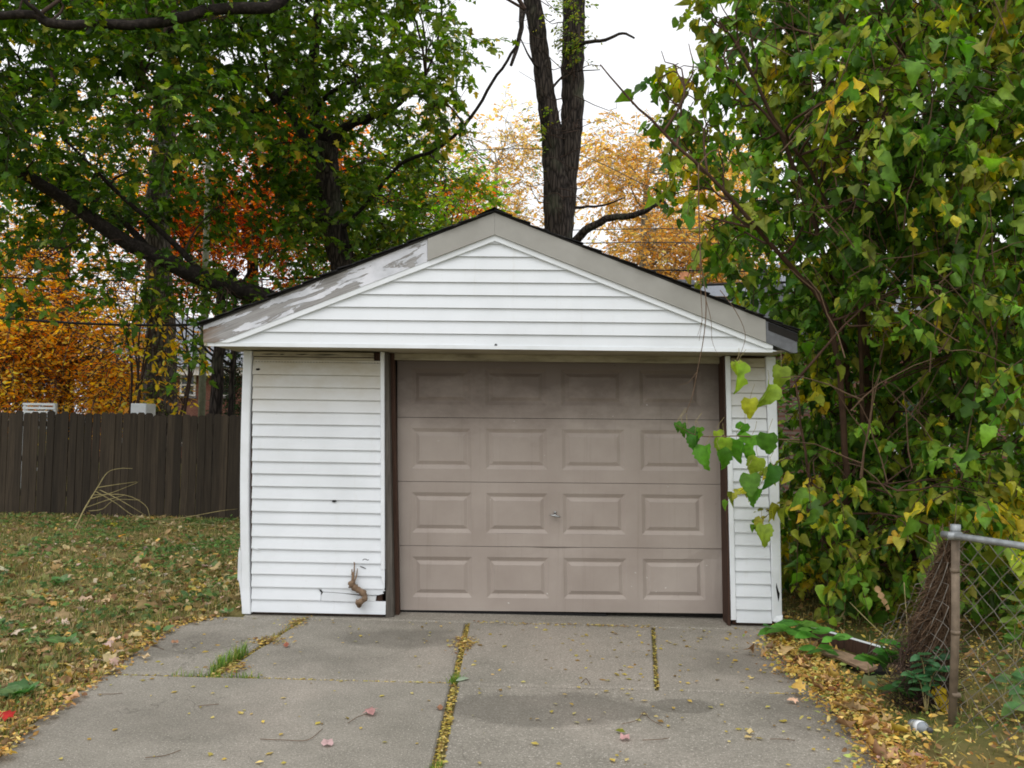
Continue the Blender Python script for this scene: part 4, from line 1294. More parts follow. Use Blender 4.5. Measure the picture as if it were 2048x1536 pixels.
# right house: brick wall behind the mulberry
RY = 9.0
rh = root('brick_house', (8.0, RY, 0), 'red brick house glimpsed through the mulberry leaves on the right', 'house')
hx0, hx1 = 5.6, 15.0
MB().box(hx0, hx1, RY, RY + 8, 0, 3.4).build('wall', 'brick_coursed', rh)
for x in (6.6, 8.7, 10.9):
    window(rh, x, x + .9, 1.0, 2.2, RY)
MB().box(hx0 - .25, hx1 + .25, RY - .3, RY - .002, 3.25, 3.42).build('eave', 'stone_white', rh)
MB().add([(hx0 - .4, RY - .4, 3.43), (hx1 + .4, RY - .4, 3.43), (hx1 + .4, RY + 4, 5.4), (hx0 - .4, RY + 4, 5.4), (hx1 + .4, RY + 8.4, 3.43), (hx0 - .4, RY + 8.4, 3.43)],
         [(0, 1, 2, 3), (3, 2, 4, 5), (0, 3, 5), (1, 4, 2), (0, 5, 4, 1)]).build('roof', 'shingle_far', rh)
# grey roof with a chimney past the right roof slope
GY = 15.0
gr_ = root('grey_roofed_house', (5.2, GY, 0), 'house with blue-grey roof and clay-topped chimney peeking over the right eave', 'house')
e0, e1 = W(1380, 640, GY), W(1640, 640, GY)
MB().box(e0[0] + .3, e1[0], GY, GY + 6, 0, 3.6).build('wall', 'brick_coursed', gr_)
zr = W(1460, 577, GY + 1.6)[2]
zm = W(1460, 600, GY + .8)[2]
MB().add([(e0[0], GY - .4, 3.5), (e1[0], GY - .4, 3.5), (e1[0], GY + .8, zm), (e0[0], GY + .8, zm)], [(0, 1, 2, 3)]).build('lower_roof', 'shingle_far', gr_)
MB().box(e0[0] + .02, e1[0], GY + .78, GY + .86, zm - .02, zm + .09).build('roof_step', 'dark_interior', gr_)
MB().add([(e0[0], GY + .8, zm + .1), (e1[0], GY + .8, zm + .1), (e1[0], GY + 2.6, zr + .25), (e0[0] - .0, GY + 2.6, zr + .25)], [(0, 1, 2, 3)]).build('roof', 'shingle_far', gr_)
c0 = W(1370, 560, GY + 2.2)
MB().box(c0[0] - .24, c0[0] + .24, GY + 2.0, GY + 2.5, 3, c0[2] - .02).build('chimney', 'slate_grey', gr_)
MB().tube([(c0[0], GY + 2.25, c0[2] - .05), (c0[0], GY + 2.25, c0[2] + .22)], [.17, .14], 10).build('flue', 'clay', gr_)

# ------------------------------------------------------------------ pole and overhead lines
b_ = W(404, 850, 12.0)
po = root('utility_pole', (b_[0], 12.0, 0), 'pale wooden utility pole in front of the brick house', 'pole')
MB().tube([(b_[0], 12, -.1), (b_[0] - .03, 12, 3), (b_[0] - .05, 12, 8.5)], [.085, .08, .065], 10).build('pole', 'pole_wood', po, True)
MB().box(b_[0] - .6, b_[0] + .6, 11.9, 11.98, 7.9, 8.02).build('cross_arm', 'pole_wood', po)
LN = [((-200, 622), (405, 649), (1380, 571), (2100, 566), 9.0, .024, 'cable', 'thick black overhead line passing just above the left eave'),
      ((-200, 548), (385, 562), (1250, 540), (2100, 560), 9.6, .014, 'cable', 'upper black overhead line crossing the orange leaves'),
      ((-200, 570), (380, 586), (1300, 600), (2100, 610), 9.6, .008, 'cable', 'thin overhead line below the upper one at the left'),
      ((600, 470), (1150, 460), (1450, 458), (2100, 470), 13.0, .011, 'thin_cable', 'thin line across the golden leaves beside the twin stems'),
      ((600, 500), (1180, 486), (1470, 487), (2100, 500), 13.0, .011, 'thin_cable', 'lowest thin line across the golden leaves'),
      ((600, 330), (1100, 300), (1420, 402), (2100, 380), 13.4, .010, 'thin_cable', 'highest thin line running behind the twin stems')]
for p0, p1, p2, p3, Y, r, m_, lab in LN:
    o = MB().tube(smooth_path([W(*p0, Y), W(*p1, Y), W(*p2, Y), W(*p3, Y)], 8), r, 6).build('overhead_line', m_, None, True)
    tag(o, lab, 'cable', 'overhead lines behind the garage')
# ------------------------------------------------------------------ mulberry on the right
mbase = (2.95, .95, 0)
mul = root('mulberry_tree', mbase, 'large leafy mulberry crowding the right side of the garage, leaves turning yellow', 'tree')
an = []
def from_base(dx, dy): return (mbase[0] + dx, mbase[1] + dy, -.05)
ST = [([from_base(-.1, 0), W(1715, 1100, .9), W(1730, 980, .9), W(1735, 800, .8), W(1722, 600, .6), W(1718, 450, .4), W(1728, 250, .2), W(1700, 120, .1), W(1670, -60, .0)], .085, .02),
      ([from_base(-.2, -.1), W(1690, 1080, .5), W(1690, 900, .2), W(1660, 640, 0), W(1560, 510, -.3), W(1440, 375, -.6), W(1300, 240, -.8), W(1200, 130, -.9)], .055, .006),
      ([from_base(-.1, .1), W(1700, 900, 1.0), W(1690, 700, .7), W(1640, 480, .3), W(1575, 300, .0), W(1490, 120, -.2), W(1440, 40, -.2)], .05, .01),
      ([from_base(.1, 0), W(1775, 1000, .9), W(1790, 820, .9), W(1850, 620, .7), W(1960, 470, .4), W(1990, 250, .2), W(1950, 60, .1)], .06, .012),
      ([from_base(.15, .2), W(1780, 1130, 1.2), W(1800, 950, 1.3), W(1870, 700, 1.3), W(1830, 400, 1.2), W(1860, 150, 1.0), W(1840, -80, 1)], .07, .015),
      ([from_base(.3, .1), W(1840, 1080, 1.1), W(1880, 900, 1.0), W(2000, 620, .8), W(2150, 300, .6), W(2230, 0, .6)], .07, .02),
      ([from_base(-.05, -.2), W(1690, 1150, .5), W(1640, 1050, .1), W(1610, 900, -.2), W(1590, 760, -.3)], .03, .008),
      ([from_base(0, .3), W(1740, 700, 1.6), W(1660, 350, 1.4), W(1590, 100, 1.2), W(1560, -100, 1.2)], .05, .015),
      ([from_base(-.1, 0), W(1720, 640, .3), W(1640, 380, -.1), W(1530, 230, -.4), W(1430, 130, -.5)], .035, .008),
      ([W(1850, 620, .7), W(1780, 400, .3), W(1730, 330, .1), W(1800, 160, -.1), W(1890, -20, -.2)], .025, .008)]
for q, (pts, r0, r1) in enumerate(ST):
    wob, rad = limb_mesh(mul, pts, r0 * .66, r1 * .8, 'mulberry_bark', 'stem', 8, 5)
    an += wob[6:]
lb = lambda y: float(np.interp(y, [-100, 0, 100, 200, 300, 400, 500, 600, 700, 800, 900, 1000, 1100, 1200], [1560, 1530, 1500, 1480, 1500, 1490, 1520, 1590, 1630, 1640, 1610, 1620, 1640, 1670]))
bl = []
py = -160
while py < 1180:
    px = lb(py) + random.uniform(0, 40)
    while px < 2250:
        dens = 1.0
        if py > 1030 and px > 1880: dens = 0.0
        if py > 960 and px > 1960: dens = 0.25
        if py > 760 and px > 1850: dens = .55
        if py > 1120: dens *= .6
        if random.random() < dens:
            mid = min(1, max(0, (px - lb(py)) / 260))
            Y = 1.2 - random.uniform(.3, 2.1) * mid + random.uniform(-.5, .5)
            if py < 500: Y -= .2
            bl.append((W(px + random.uniform(-25, 25), py + random.uniform(-25, 25), Y), (.30, .34, .30), random.randint(8, 12)))
            if random.random() < (.45 if py < 420 else .95):
                bl.append((W(px + random.uniform(-40, 40), py + random.uniform(-40, 40), Y + random.uniform(1.2, 2.6)), (.42, .45, .38), 11))
        px += random.uniform(62, 88)
    py += 66
for a_ in [(1420, 30, -.3), (1455, 90, -.3), (1400, 130, -.5), (1370, 190, -.6), (1420, 240, -.4), (1440, 330, -.2), (1410, 430, -.2), (1390, 380, -.3), (1420, 480, 0), (1350, 130, -.6), (1470, 20, -.3), (1500, 60, -.2), (1460, 200, -.3), (1380, 300, -.4), (1450, 400, -.1)]:
    bl.append((W(*a_), (.18, .2, .17), 4))
# low curtain by the ground
for a_ in [(1600, 1010, -.1), (1640, 1080, 0), (1700, 1100, -.2), (1620, 950, -.3), (1750, 1120, .1), (1680, 1160, .2), (1820, 1050, 0), (1800, 1120, .2), (1870, 1000, -.2), (1900, 960, -.6), (1950, 1000, -.9), (1930, 930, -.7)]:
    bl.append((W(*a_), (.22, .2, .2), 6))
def mul_col(pos, b):
    n = len(pos)
    c_ = pal([(92, 130, 44), (76, 110, 38), (114, 152, 52), (140, 168, 60), (60, 90, 34)], [30, 26, 24, 14, 12], n)
    yl = pal([(208, 194, 60), (218, 192, 56), (186, 188, 70), (212, 172, 60)], [4, 3, 5, .5], n)
    # yellow comes in patches of neighbouring leaves
    f = np.array([noise.noise(Vector(p) * 1.7 + Vector((3, 9, 1))) for p in pos])
    low = np.clip((2.6 - pos[:, 2]) / 2.0, 0, 1) * .16
    y_ = (f + RNG.normal(0, .13, n) + low) > .48
    ol = (~y_) & ((f + RNG.normal(0, .2, n) + low) > .22)
    c_[y_] = yl[y_]
    o_ = pal([(128, 142, 50), (150, 154, 58)], [1, 1], n)
    c_[ol] = o_[ol]
    return c_
foliage(mul, bl, MULS, 11, .38, .080, None, None, droop=.5, tilt=.75, hang=.95, anchors=an, bmat='mulberry_bark', part_leaves=300, fineT=FINE, palette_fn=mul_col, br=.011, sag=.04, maxbr=1.1, svar=.36, twig_r=.0045, spread=.7)
# thin bare shoots through the crown
tw_ = []
for _ in range(190):
    py_ = random.uniform(-20, 1000)
    a_ = np.array(W(random.uniform(lb(py_) + 50, 2060), py_, random.uniform(-1.1, .4)))
    e = a_ + np.array([random.uniform(-.6, .6), random.uniform(-.3, .1), random.uniform(.1, .8)])
    tw_.append(np.array([a_ + (e - a_) * (q / 5) + np.array([0, 0, .04]) * math.sin(math.pi * q / 5) + RNG.normal(0, .008, 3) for q in range(6)]))
V_, F_ = tubes_np(np.array(tw_), np.linspace(.006, .0025, 6), 4)
np_mesh('shoots', V_, F_, 'twig_bark', None, mul, 'stuff')

# leafy spray reaching over the door edge
spr = [([W(1600, 880, -.75), W(1545, 878, -.8), W(1480, 872, -.85), W(1400, 872, -.9), W(1352, 850, -.95)], [(1470, 905, 46), (1490, 870, 40), (1505, 900, 52), (1440, 925, 46), (1410, 920, 50), (1380, 880, 40), (1366, 862, 26), (1395, 890, 34), (1530, 895, 50), (1535, 800, 56), (1480, 760, 56), (1470, 745, 36), (1500, 820, 40), (1515, 940, 44), (1495, 975, 46), (1520, 1000, 40), (1530, 1075, 44), (1404, 868, 22), (1356, 856, 20), (1452, 900, 44), (1545, 960, 50), (1560, 760, 46), (1430, 880, 32)])]
LG = 'loose mulberry leaves hanging before the door edge'
hs_ = root('mulberry_spray', tuple(W(1600, 880, -.75)), 'thin mulberry shoot with big leaves reaching across the door edge', 'branch')
for pts, lv_ in spr:
    MB().tube(smooth_path(pts, 5), np.linspace(.006, .002, 21).tolist(), 6).build('stem', 'twig_bark', hs_, True)
    for (x, y, s_) in lv_:
        p = np.array(W(x, y, -.85 + random.uniform(-.1, .1)))
        sz = s_ / FPX * 5.8
        up_ = p + np.array([random.uniform(-.02, .02), 0, sz * .55])
        mid = up_ + np.array([random.uniform(-.02, .03), .0, .05])
        d = unit(np.array([random.uniform(-.4, .4), random.uniform(-.5, .3), -1.0]))
        R_ = frames(d[None], unit(np.array([[random.uniform(-.8, .8), -1.0, .4]])))[0]
        Tt = random.choice(FINE)
        cc = pal([(90, 140, 44), (140, 160, 54), (66, 112, 40), (190, 186, 60)], [4, 3, 3, 1.5], 1)[0]
        o = np_mesh('leaf', (Tt[0] @ R_.T) * sz + up_, Tt[1], 'leaf', tint(Tt, cc[None]), hs_)
        q = MB().tube([up_, mid, mid + np.array([random.uniform(-.01, .05), 0, .05])], .0016, 4).build('leaf_stalk', 'straw', hs_)
# bare hanging vine over the gable
hv = root('hanging_vine', tuple(W(1400, 430, -.9)), 'bare brown vine dangling over the right of the gable', 'vine')
for pts, r0, r1 in (([W(1397, 330, -1.0), W(1398, 430, -1.0), W(1402, 520, -1.0), W(1412, 600, -1.0), W(1408, 670, -1.0), W(1395, 740, -1.0), W(1385, 790, -1.0), W(1372, 826, -1.0)], .005, .002),
                    ([W(1400, 500, -1.0), W(1402, 590, -1.02), W(1404, 640, -1.02), W(1398, 682, -1.0)], .003, .0012),
                    ([W(1412, 600, -1.0), W(1422, 640, -1.0), W(1424, 680, -1.0), W(1436, 712, -1.0)], .0025, .001),
                    ([W(1440, 580, -1.0), W(1470, 620, -1.0), W(1490, 665, -1.0), W(1484, 700, -1.0), W(1466, 732, -1.0)], .003, .001),
                    ([W(1393, 745, -1.0), W(1378, 764, -1.0), W(1358, 770, -1.0)], .002, .001), ([W(1405, 640, -1.0), W(1395, 672, -1.0)], .002, .001), ([W(1397, 330, -1), W(1430, 300, -.9), W(1470, 330, -.7)], .005, .004)):
    MB().tube(smooth_path(pts, 4), np.linspace(r0, r1, 4 * (len(pts) - 1) + 1).tolist(), 5).build('shoot', 'twig_bark', hv, True)

# ------------------------------------------------------------------ undergrowth beyond the wire fence
ub = []
for _ in range(130):
    x, y = random.uniform(2.3, 9), random.uniform(-1.8, 6)
    if x < 3.0 and y < 0: continue
    ub.append(((x, y, random.uniform(.05, .5)), (.3, .3, .22), 7))
ug = root('undergrowth', (4.5, 1.0, 0), None, None)
ug['kind'] = 'stuff'
foliage(ug, ub, OVAL, 8, .35, .085, [(84, 116, 48), (120, 146, 62), (160, 168, 76), (66, 92, 40), (170, 140, 60)], [4, 4, 2, 3, 1], tilt=.7, hang=.3, bmat='straw', twig_r=.004)
bb = []
for _ in range(60):
    bb.append(((random.uniform(4.6, 10), random.uniform(4.5, 8.5), random.uniform(.3, 2.4)), (.5, .5, .45), 10))
for _ in range(34):
    bb.append(((random.uniform(1.9, 4.2), random.uniform(2.4, 6.5), random.uniform(.2, 2.4)), (.45, .5, .45), 10))
hd = root('hedge', (7.0, 6.5, 0), 'tangled green hedge filling the yard between the mulberry and the brick house', 'hedge')
foliage(hd, bb, OVAL, 9, .4, .1, [(70, 108, 42), (100, 138, 52), (150, 168, 70), (50, 82, 34)], [4, 4, 2, 3], tilt=.7, bmat='stem_bark')

# ------------------------------------------------------------------ chain-link fence
pf = np.array([2.17, -2.15, 0.0])
pd = unit(np.array([.40, -.93, 0]))
clf = root('chain_link_fence', tuple(pf), 'rusty chain-link fence with a galvanised top rail beside the driveway', 'fence')
MB().tube([pf + (-.01, .02, -.05), pf + (.006, 0, .5), pf + (.012, 0, 1.05)], .0205, 14).build('fence_post', 'rusty_pipe', clf, True)
MB().tube([pf + (.012, 0, 1.0), pf + (.012, 0, 1.058)], .025, 14).build('post_cap', 'galvanised', clf, True)
far_ = pf + pd * 3.4
MB().tube([pf + pd * -.07 + (0, -.01, 1.0), pf + (0, -.03, 1.002), far_ + (0, 0, 1.0)], .0175, 14).build('top_rail', 'galvanised', clf, True)
MB().tube([far_ + (0, 0, -.05), far_ + (0, 0, 1.05)], .024, 12).build('fence_post', 'rusty_pipe', clf, True)
for z_ in (.18, .5, .82):
    MB().tube([pf + (.006, 0, z_ - .011), pf + (.006, 0, z_ + .009)], .0232, 12).build('tension_band', 'rusty_pipe', clf, True)
MB().tube([pf + (-.035, -.012, 1.0), pf + (.03, -.03, 1.0)], .0215, 12).build('rail_end_cup', 'galvanised', clf, True)
# woven zig-zag wires, bulging a little
def wire_panel(o0, u, Lw, z0, z1, bulge, name):
    n = int(Lw / .056)
    P = []
    m = int((z1 - z0) / .056) + 1
    for i_ in range(n):
        pts = []
        for k_ in range(m):
            s_ = (i_ + (.5 if (k_ + i_) % 2 else -.5) + .5) * .056
            z = z0 + (z1 - z0) * k_ / (m - 1)
            b_ = bulge(s_ / Lw, (z - z0) / (z1 - z0))
            q = o0 + u * s_ + np.array([0, 0, z]) + b_ + np.array([.003 * (1 if k_ % 2 else -1), 0, 0])
            pts.append(q)
        P.append(pts)
    V_, F_ = tubes_np(np.array(P), np.full(m, .0025), 4)
    np_mesh(name, V_, F_, 'wire_mesh', None, clf, 'stuff')
wire_panel(pf + pd * .03, pd, 3.3, .02, .99, lambda s_, t: np.array([.04, .02, 0]) * math.sin(3 * s_ + 2 * t) * math.sin(math.pi * t), 'wire_mesh')
# slumped end of the mesh left of the post
ul = unit(np.array([-.35, .93, 0]))
wire_panel(pf + ul * .03, ul, .62, .05, .97, lambda s_, t: np.array([0, 0, -1.0]) * (s_ * .75 * t) + np.array([.22, .10, 0]) * s_ * (1 - t), 'wire_mesh')

# mat of dead vines slumped against the post
dv = root('dead_vine_mat', tuple(pf + (.1, .5, 0)), 'brown mat of dead vines slumped against the rusty fence post', 'dead vines')
def mat_pt(s_, t, off=0.0):
    """s_ from the post top (0) to the ground (1), t across"""
    a_ = np.array(W(1888 + 24 * t, 1080, -2.06)); b_ = np.array(W(1815 + 88 * t, 1300 + 40 * t, -1.75 - .16 * t))
    p_ = a_ + (b_ - a_) * s_
    return p_ + np.array([.0, -1.0, .12]) * (.05 * math.sin(math.pi * t) * (.3 + s_) + off) + np.array([-.02, 0, -.02]) * math.sin(math.pi * s_)
V_, F_ = [], []
NS, NT = 46, 18
for i_ in range(NS + 1):
    for j_ in range(NT + 1):
        s_, t = i_ / NS, j_ / NT
        q = mat_pt(s_, t)
        V_.append(q + np.array([0, -1, 0]) * (.022 * noise.noise(Vector(q) * 16) + .016 * noise.noise(Vector(q) * 42)) + np.array([1, 0, 0]) * .02 * noise.noise(Vector(q) * 22))
for i_ in range(NS):
    for j_ in range(NT):
        a_ = i_ * (NT + 1) + j_
        F_.append((a_, a_ + 1, a_ + NT + 2, a_ + NT + 1))
np_mesh('matted_core', V_, F_, 'thatch', None, dv, None, True)
P = []
for _ in range(1500):
    s_, t = random.random() ** .8, random.random()
    c_ = mat_pt(s_, t, random.uniform(-.01, .015))
    d = np.array([random.gauss(-.2, .8), random.gauss(0, .35), random.gauss(-.7, .8)]) * random.uniform(.02, .075)
    P.append([c_ - d, c_ + RNG.normal(0, .006, 3), c_ + d])
V_, F_ = tubes_np(np.array(P), RNG.uniform(.5, 1.9, (len(P), 1)) * np.array([.0014, .002, .0009]), 3)
np_mesh('vine_strands', V_, F_, 'twig_bark', None, dv, 'stuff')
P = []
for _ in range(420):
    c_ = np.array(W(random.uniform(1800, 1900), random.uniform(1290, 1440), random.uniform(-1.95, -1.6)))
    c_[2] = max(.0, c_[2])
    d = RNG.normal(0, .07, 3)
    P.append([c_ - d, c_ + RNG.normal(0, .01, 3), c_ + d])
V_, F_ = tubes_np(np.array(P), np.array([.002, .003, .0015]), 3)
np_mesh('loose_strands', V_, F_, 'stem_bark', None, dv, 'stuff')

# ------------------------------------------------------------------ scrap lumber
def plank(name, a, b, w_, t_, mats, label, bend=0.0, roll=0.0):
    a, b = np.array(a), np.array(b)
    d = unit(b - a); sd = unit(np.cross(d, [0, 0, 1])); nrm = np.cross(sd, d)
    sd, nrm = sd * math.cos(roll) + nrm * math.sin(roll), nrm * math.cos(roll) - sd * math.sin(roll)
    rt_ = root(name, tuple((a + b) / 2 * np.array([1, 1, 0])), label, 'board')
    n = 7
    vs = []
    for i_ in range(n):
        t = i_ / (n - 1)
        c_ = a + (b - a) * t + np.array([0, 0, bend * math.sin(math.pi * t)])
        ww = w_ * (1 - .12 * random.random() * (i_ in (0, n - 1)))
        vs += [c_ - sd * ww / 2, c_ + sd * ww / 2, c_ + sd * ww / 2 + nrm * t_, c_ - sd * ww / 2 + nrm * t_]
    fs = []
    for i_ in range(n - 1):
        for j in range(4):
            fs.append((i_ * 4 + j, i_ * 4 + (j + 1) % 4, i_ * 4 + 4 + (j + 1) % 4, i_ * 4 + 4 + j))
    fs += [(3, 2, 1, 0), tuple(range(4 * n - 4, 4 * n))]
    MB().add(vs, fs).build('wood', mats[0], rt_)
    if len(mats) > 1:
        vs2 = [v + (nrm * .003 if k_ % 4 >= 2 else 0) + (-sd * .002 if k_ % 4 in (0, 3) else sd * .002) for k_, v in enumerate(vs)]
        tops = []
        for i_ in range(n):
            p, q = vs[i_ * 4 + 3], vs[i_ * 4 + 2]
            tops += [p + nrm * .002, q + nrm * .002, q + nrm * .005, p + nrm * .005]
        MB().add(tops, fs).build('paint_layer', mats[1], rt_)
    return rt_
plank('scrap_board', W(1592, 1272, -.40) * np.array([1, 1, 1]) if False else (1.95, -.42, .03), (2.24, -1.08, .05), .035, .085, ('brown_wood', 'white_paint'), 'broken board with a white painted edge lying by the garage corner')
plank('scrap_board', (2.25, -1.02, .04), (2.34, -1.32, .03), .10, .03, ('lumber',), 'short weathered board end beneath the leafy seedling')
plank('scrap_board', (1.93, -.82, .035), (2.08, -1.30, .05), .09, .018, ('lumber',), 'warped tan board lying in front of the white-edged one', .015, -.25)
MB().box(2.02, 2.22, -1.24, -1.02, -.02, .03).build('tarp_scrap', 'cable')
bpy.data.objects['tarp_scrap']['label'] = 'flat black scrap wedged under the warped board'
bpy.data.objects['tarp_scrap']['category'] = 'scrap'
# bottle
bp_ = atz(1845, 1476)
bt_ = root('plastic_bottle', (bp_[0], bp_[1], 0), 'crushed clear plastic bottle lying in the leaves at lower right', 'bottle')
bd = np.array([.05, -.9, .18]); bd = unit(bd)
s0 = np.array([bp_[0] - .005, bp_[1] + .10, .03])
prof = [(0, .022), (.005, .030), (.04, .031), (.05, .026), (.07, .031), (.11, .031), (.13, .024), (.15, .013), (.165, .012)]
MB().tube([s0 + bd * d_ for d_, _ in prof], [r_ for _, r_ in prof], 14, True, 0, .05).build('body', 'plastic_clear', bt_, True)
MB().tube([s0 + bd * .06, s0 + bd * .105], .0325, 14).build('wrapper', 'white_paint', bt_, True)
MB().tube([s0 + bd * .166, s0 + bd * .182], .0135, 12).build('cap', 'dark_metal', bt_, True)

# ------------------------------------------------------------------ seedlings and weeds
def single_leaf(parent, base, d, nrm, sz, col, T=OVAL, mat='leaf', name='leaf'):
    R_ = frames(unit(np.array(d, float))[None], unit(np.array(nrm, float))[None])[0]
    return np_mesh(name, (T[0] @ R_.T) * sz + np.array(base), T[1], mat, np.tile(col, (len(T[0]), 1)), parent)
def weed(name, label, base, stems, col, T, sz, lean=(0, 0), pairs=4, cat='plant', mat='leaf'):
    r_ = root(name, base, label, cat)
    for (dx, dy, hgt) in stems:
        b_ = np.array(base, float)
        e = b_ + np.array([dx, dy, hgt])
        mid = b_ + np.array([dx * .35, dy * .35, hgt * .75])
        sp = smooth_path([b_, mid, e], 4)
        MB().tube(sp, np.linspace(.004, .0015, len(sp)).tolist(), 5).build('stem', 'straw', r_, True)
        for i_ in range(pairs):
            t = .35 + .65 * (i_ + 1) / pairs
            p = np.array(sp[min(len(sp) - 1, int(t * (len(sp) - 1)))])
            for s_ in (-1, 1):
                d = np.array([s_ * random.uniform(.6, 1) + dx, random.uniform(-.6, .4), random.uniform(-.35, .25)])
                single_leaf(r_, p, d, (random.uniform(-.4, .4), -.5 + random.uniform(-.4, .4), 1), sz * random.uniform(.75, 1.2), pal(col, [1] * len(col), 1)[0], T, mat)
        single_leaf(r_, e, (dx, dy - .2, .1), (0, -.4, 1), sz * 1.1, pal(col, [1] * len(col), 1)[0], T, mat)
    return r_
def gnd(px, py, Y):
    q = at(px, py, Y)
    return (float(q[0]), float(q[1]), 0.0)
GR = [(88, 142, 58), (104, 158, 66), (74, 122, 50)]
weed('weed', 'bright green leafy shoot leaning onto the concrete at the garage corner', (1.93, -.36, 0), [(-.16, -.14, .10), (-.05, -.10, .14), (-.2, -.02, .08)], GR, OVAL, .15, pairs=2)
weed('weed', 'green shoot with hanging leaves in front of the scrap boards', (1.86, -.80, 0), [(-.02, -.12, .20), (.10, -.14, .16), (.02, -.22, .10)], GR, OVAL, .13, pairs=2)
weed('maple_seedling', 'maple seedling with broad green leaves left of the dead vine mat', gnd(1785, 1320, -1.62), [(-.04, -.05, .26), (.05, -.02, .30), (-.1, .02, .2)], GR, MAPLE, .13, pairs=1)
weed('weed', 'dark green weed at the foot of the dead vine mat', gnd(1800, 1340, -1.8), [(-.05, -.08, .12), (.06, -.05, .16), (.1, .06, .14)], [(62, 104, 56), (78, 120, 60)], OVAL, .10, pairs=3)
weed('compound_leaf_seedling', 'bluish green seedling with paired leaflets before the dead vine mat', gnd(1852, 1330, -1.96), [(-.05, -.04, .34), (.06, -.05, .28), (.10, .0, .36), (-.10, -.03, .24)], [(82, 128, 84), (94, 138, 92), (70, 112, 72)], OVAL, .075, pairs=6)
weed('weed', 'tall broadleaf weed right of the rusty post', (2.52, -1.95, 0), [(.1, .1, .20), (.2, -.1, .25), (.05, -.2, .12), (.3, .1, .16)], [(96, 136, 80), (120, 150, 90)], OVAL, .12, pairs=3)
weed('weed', 'drooping weed behind the wire mesh at the right edge', (3.05, -1.1, 0), [(.0, -.1, .48), (.2, -.1, .4), (.35, .1, .42)], [(92, 132, 64), (130, 156, 76)], OVAL, .11, pairs=5)
lf = root('yellow_leaf', tuple(W(1885, 1390, -1.9)), 'large yellow leaf caught behind the wire mesh left of the post', 'leaf')
single_leaf(lf, W(1868, 1362, -1.9), (.35, -.1, -1), (-.2, -1, .2), .19, np.array(srgb(206, 176, 44)[:3]), OVAL, 'dry_leaf')
lf = root('folded_leaf', tuple(W(1725, 1390, -1.55)), 'pale green folded leaf standing in the litter beside the seedling', 'leaf')
single_leaf(lf, W(1738, 1352, -1.5), (-.1, -.1, -1), (.3, -1, .3), .13, np.array(srgb(168, 182, 140)[:3]), HEART, 'leaf')
MB().tube([W(1738, 1352, -1.5), W(1736, 1330, -1.5)], .003, 5).build('stalk', 'straw', lf)
lf = root('withered_leaf', tuple(W(1770, 1210, -.7)), 'large crumpled tan leaf hanging low under the mulberry', 'leaf')
for q in range(4):
    single_leaf(lf, W(1752 + 8 * q, 1172 + 12 * q, -.7 - .02 * q), (.5 - .35 * q, -.3, -1), (-.7 + .5 * q, -1, .1), .055, np.array(srgb(176, 144, 106)[:3]), CURL, 'dry_leaf', 'lobe')
# dry stalks under the mulberry
for lab, pts in (('long dry stalk leaning right under the mulberry', [W(1700, 1205, -.6), W(1745, 1250, -.9), W(1790, 1290, -1.1)]), ('thin upright dry stalk left of the dead vine mat', [W(1816, 1268, -1.0), W(1812, 1220, -1.0), W(1808, 1165, -1.0)]),
                 ('curved dry stalk above the white-edged board', [W(1680, 1255, -.6), W(1705, 1282, -.7), W(1750, 1288, -.9)])):
    o = MB().tube(smooth_path(pts, 5), .0032, 5).build('dry_stalk', 'straw', None, True)
    tag(o, lab, 'stalk')
# broad-leaved weeds in the lawn
LW = [(105, 140, 84), (86, 126, 70), (124, 152, 96)]
for lab, (px, py), n_, sz in (('wilted broadleaf clump at the left edge of the driveway', (45, 1385), 9, .11), ('flat broadleaf weed halfway up the left lawn', (130, 1285), 9, .10), ('small broadleaf weed near the left lawn centre', (92, 1225), 6, .08),
                          ('broadleaf weed where the lawn meets the upper slab', (320, 1262), 6, .09), ('green clump in the grass below the fence branch', (120, 1165), 7, .10), ('low green clump beside the garage corner', (455, 1225), 8, .06),
                          ('low weed at the left picture edge', (5, 1250), 7, .08)):
    b_ = atz(px, py, .03)
    r_ = root('broadleaf_weed', (b_[0], b_[1], 0), lab, 'weed', 'broadleaf weeds in the lawn')
    for i_ in range(n_):
        a = 2 * math.pi * i_ / n_ + random.uniform(-.3, .3)
        single_leaf(r_, b_ + np.array([math.cos(a), math.sin(a), 0]) * .02, (math.cos(a), math.sin(a), random.uniform(.1, .9)), (random.uniform(-.3, .3), -.4, 1), sz * random.uniform(.7, 1.2), pal(LW, [1, 1, 1], 1)[0], random.choice([HEART, MAPLE, OVAL]) if sz > .09 else OVAL)
# fallen branch against the fence
q0 = atz(148, 1064)
fb = root('fallen_branch', (q0[0], q0[1], 0), 'thin bare branch propped on the lawn in front of the wooden fence', 'branch')
Yb = float(q0[1])
main = [W(148, 1064, Yb), W(168, 1020, Yb + .2), W(195, 975, Yb + .4)]
MB().tube(smooth_path(main, 4), np.linspace(.014, .008, 9).tolist(), 6).build('stem', 'straw', fb, True)
for pts in ([(195, 975), (215, 945), (240, 937), (265, 937)], [(195, 975), (240, 968), (278, 963)], [(180, 998), (225, 985), (275, 965)], [(186, 990), (250, 990), (290, 1010), (300, 1035)], [(172, 1015), (215, 1000), (250, 990)],
            [(190, 982), (230, 1005), (265, 1030), (300, 1038)], [(200, 980), (240, 1000), (290, 1030)], [(178, 1022), (205, 1018), (230, 1000), (280, 1000)], [(300, 1045), (370, 1035), (440, 1022), (475, 1018)], [(320, 1050), (400, 1048), (470, 1055)]):
    m_ = [W(x, y, Yb + .35 + random.uniform(-.3, .3)) for x, y in pts]
    MB().tube(smooth_path(m_, 4), np.linspace(.007, .003, 4 * (len(pts) - 1) + 1).tolist(), 5).build('twig', 'straw', fb, True)

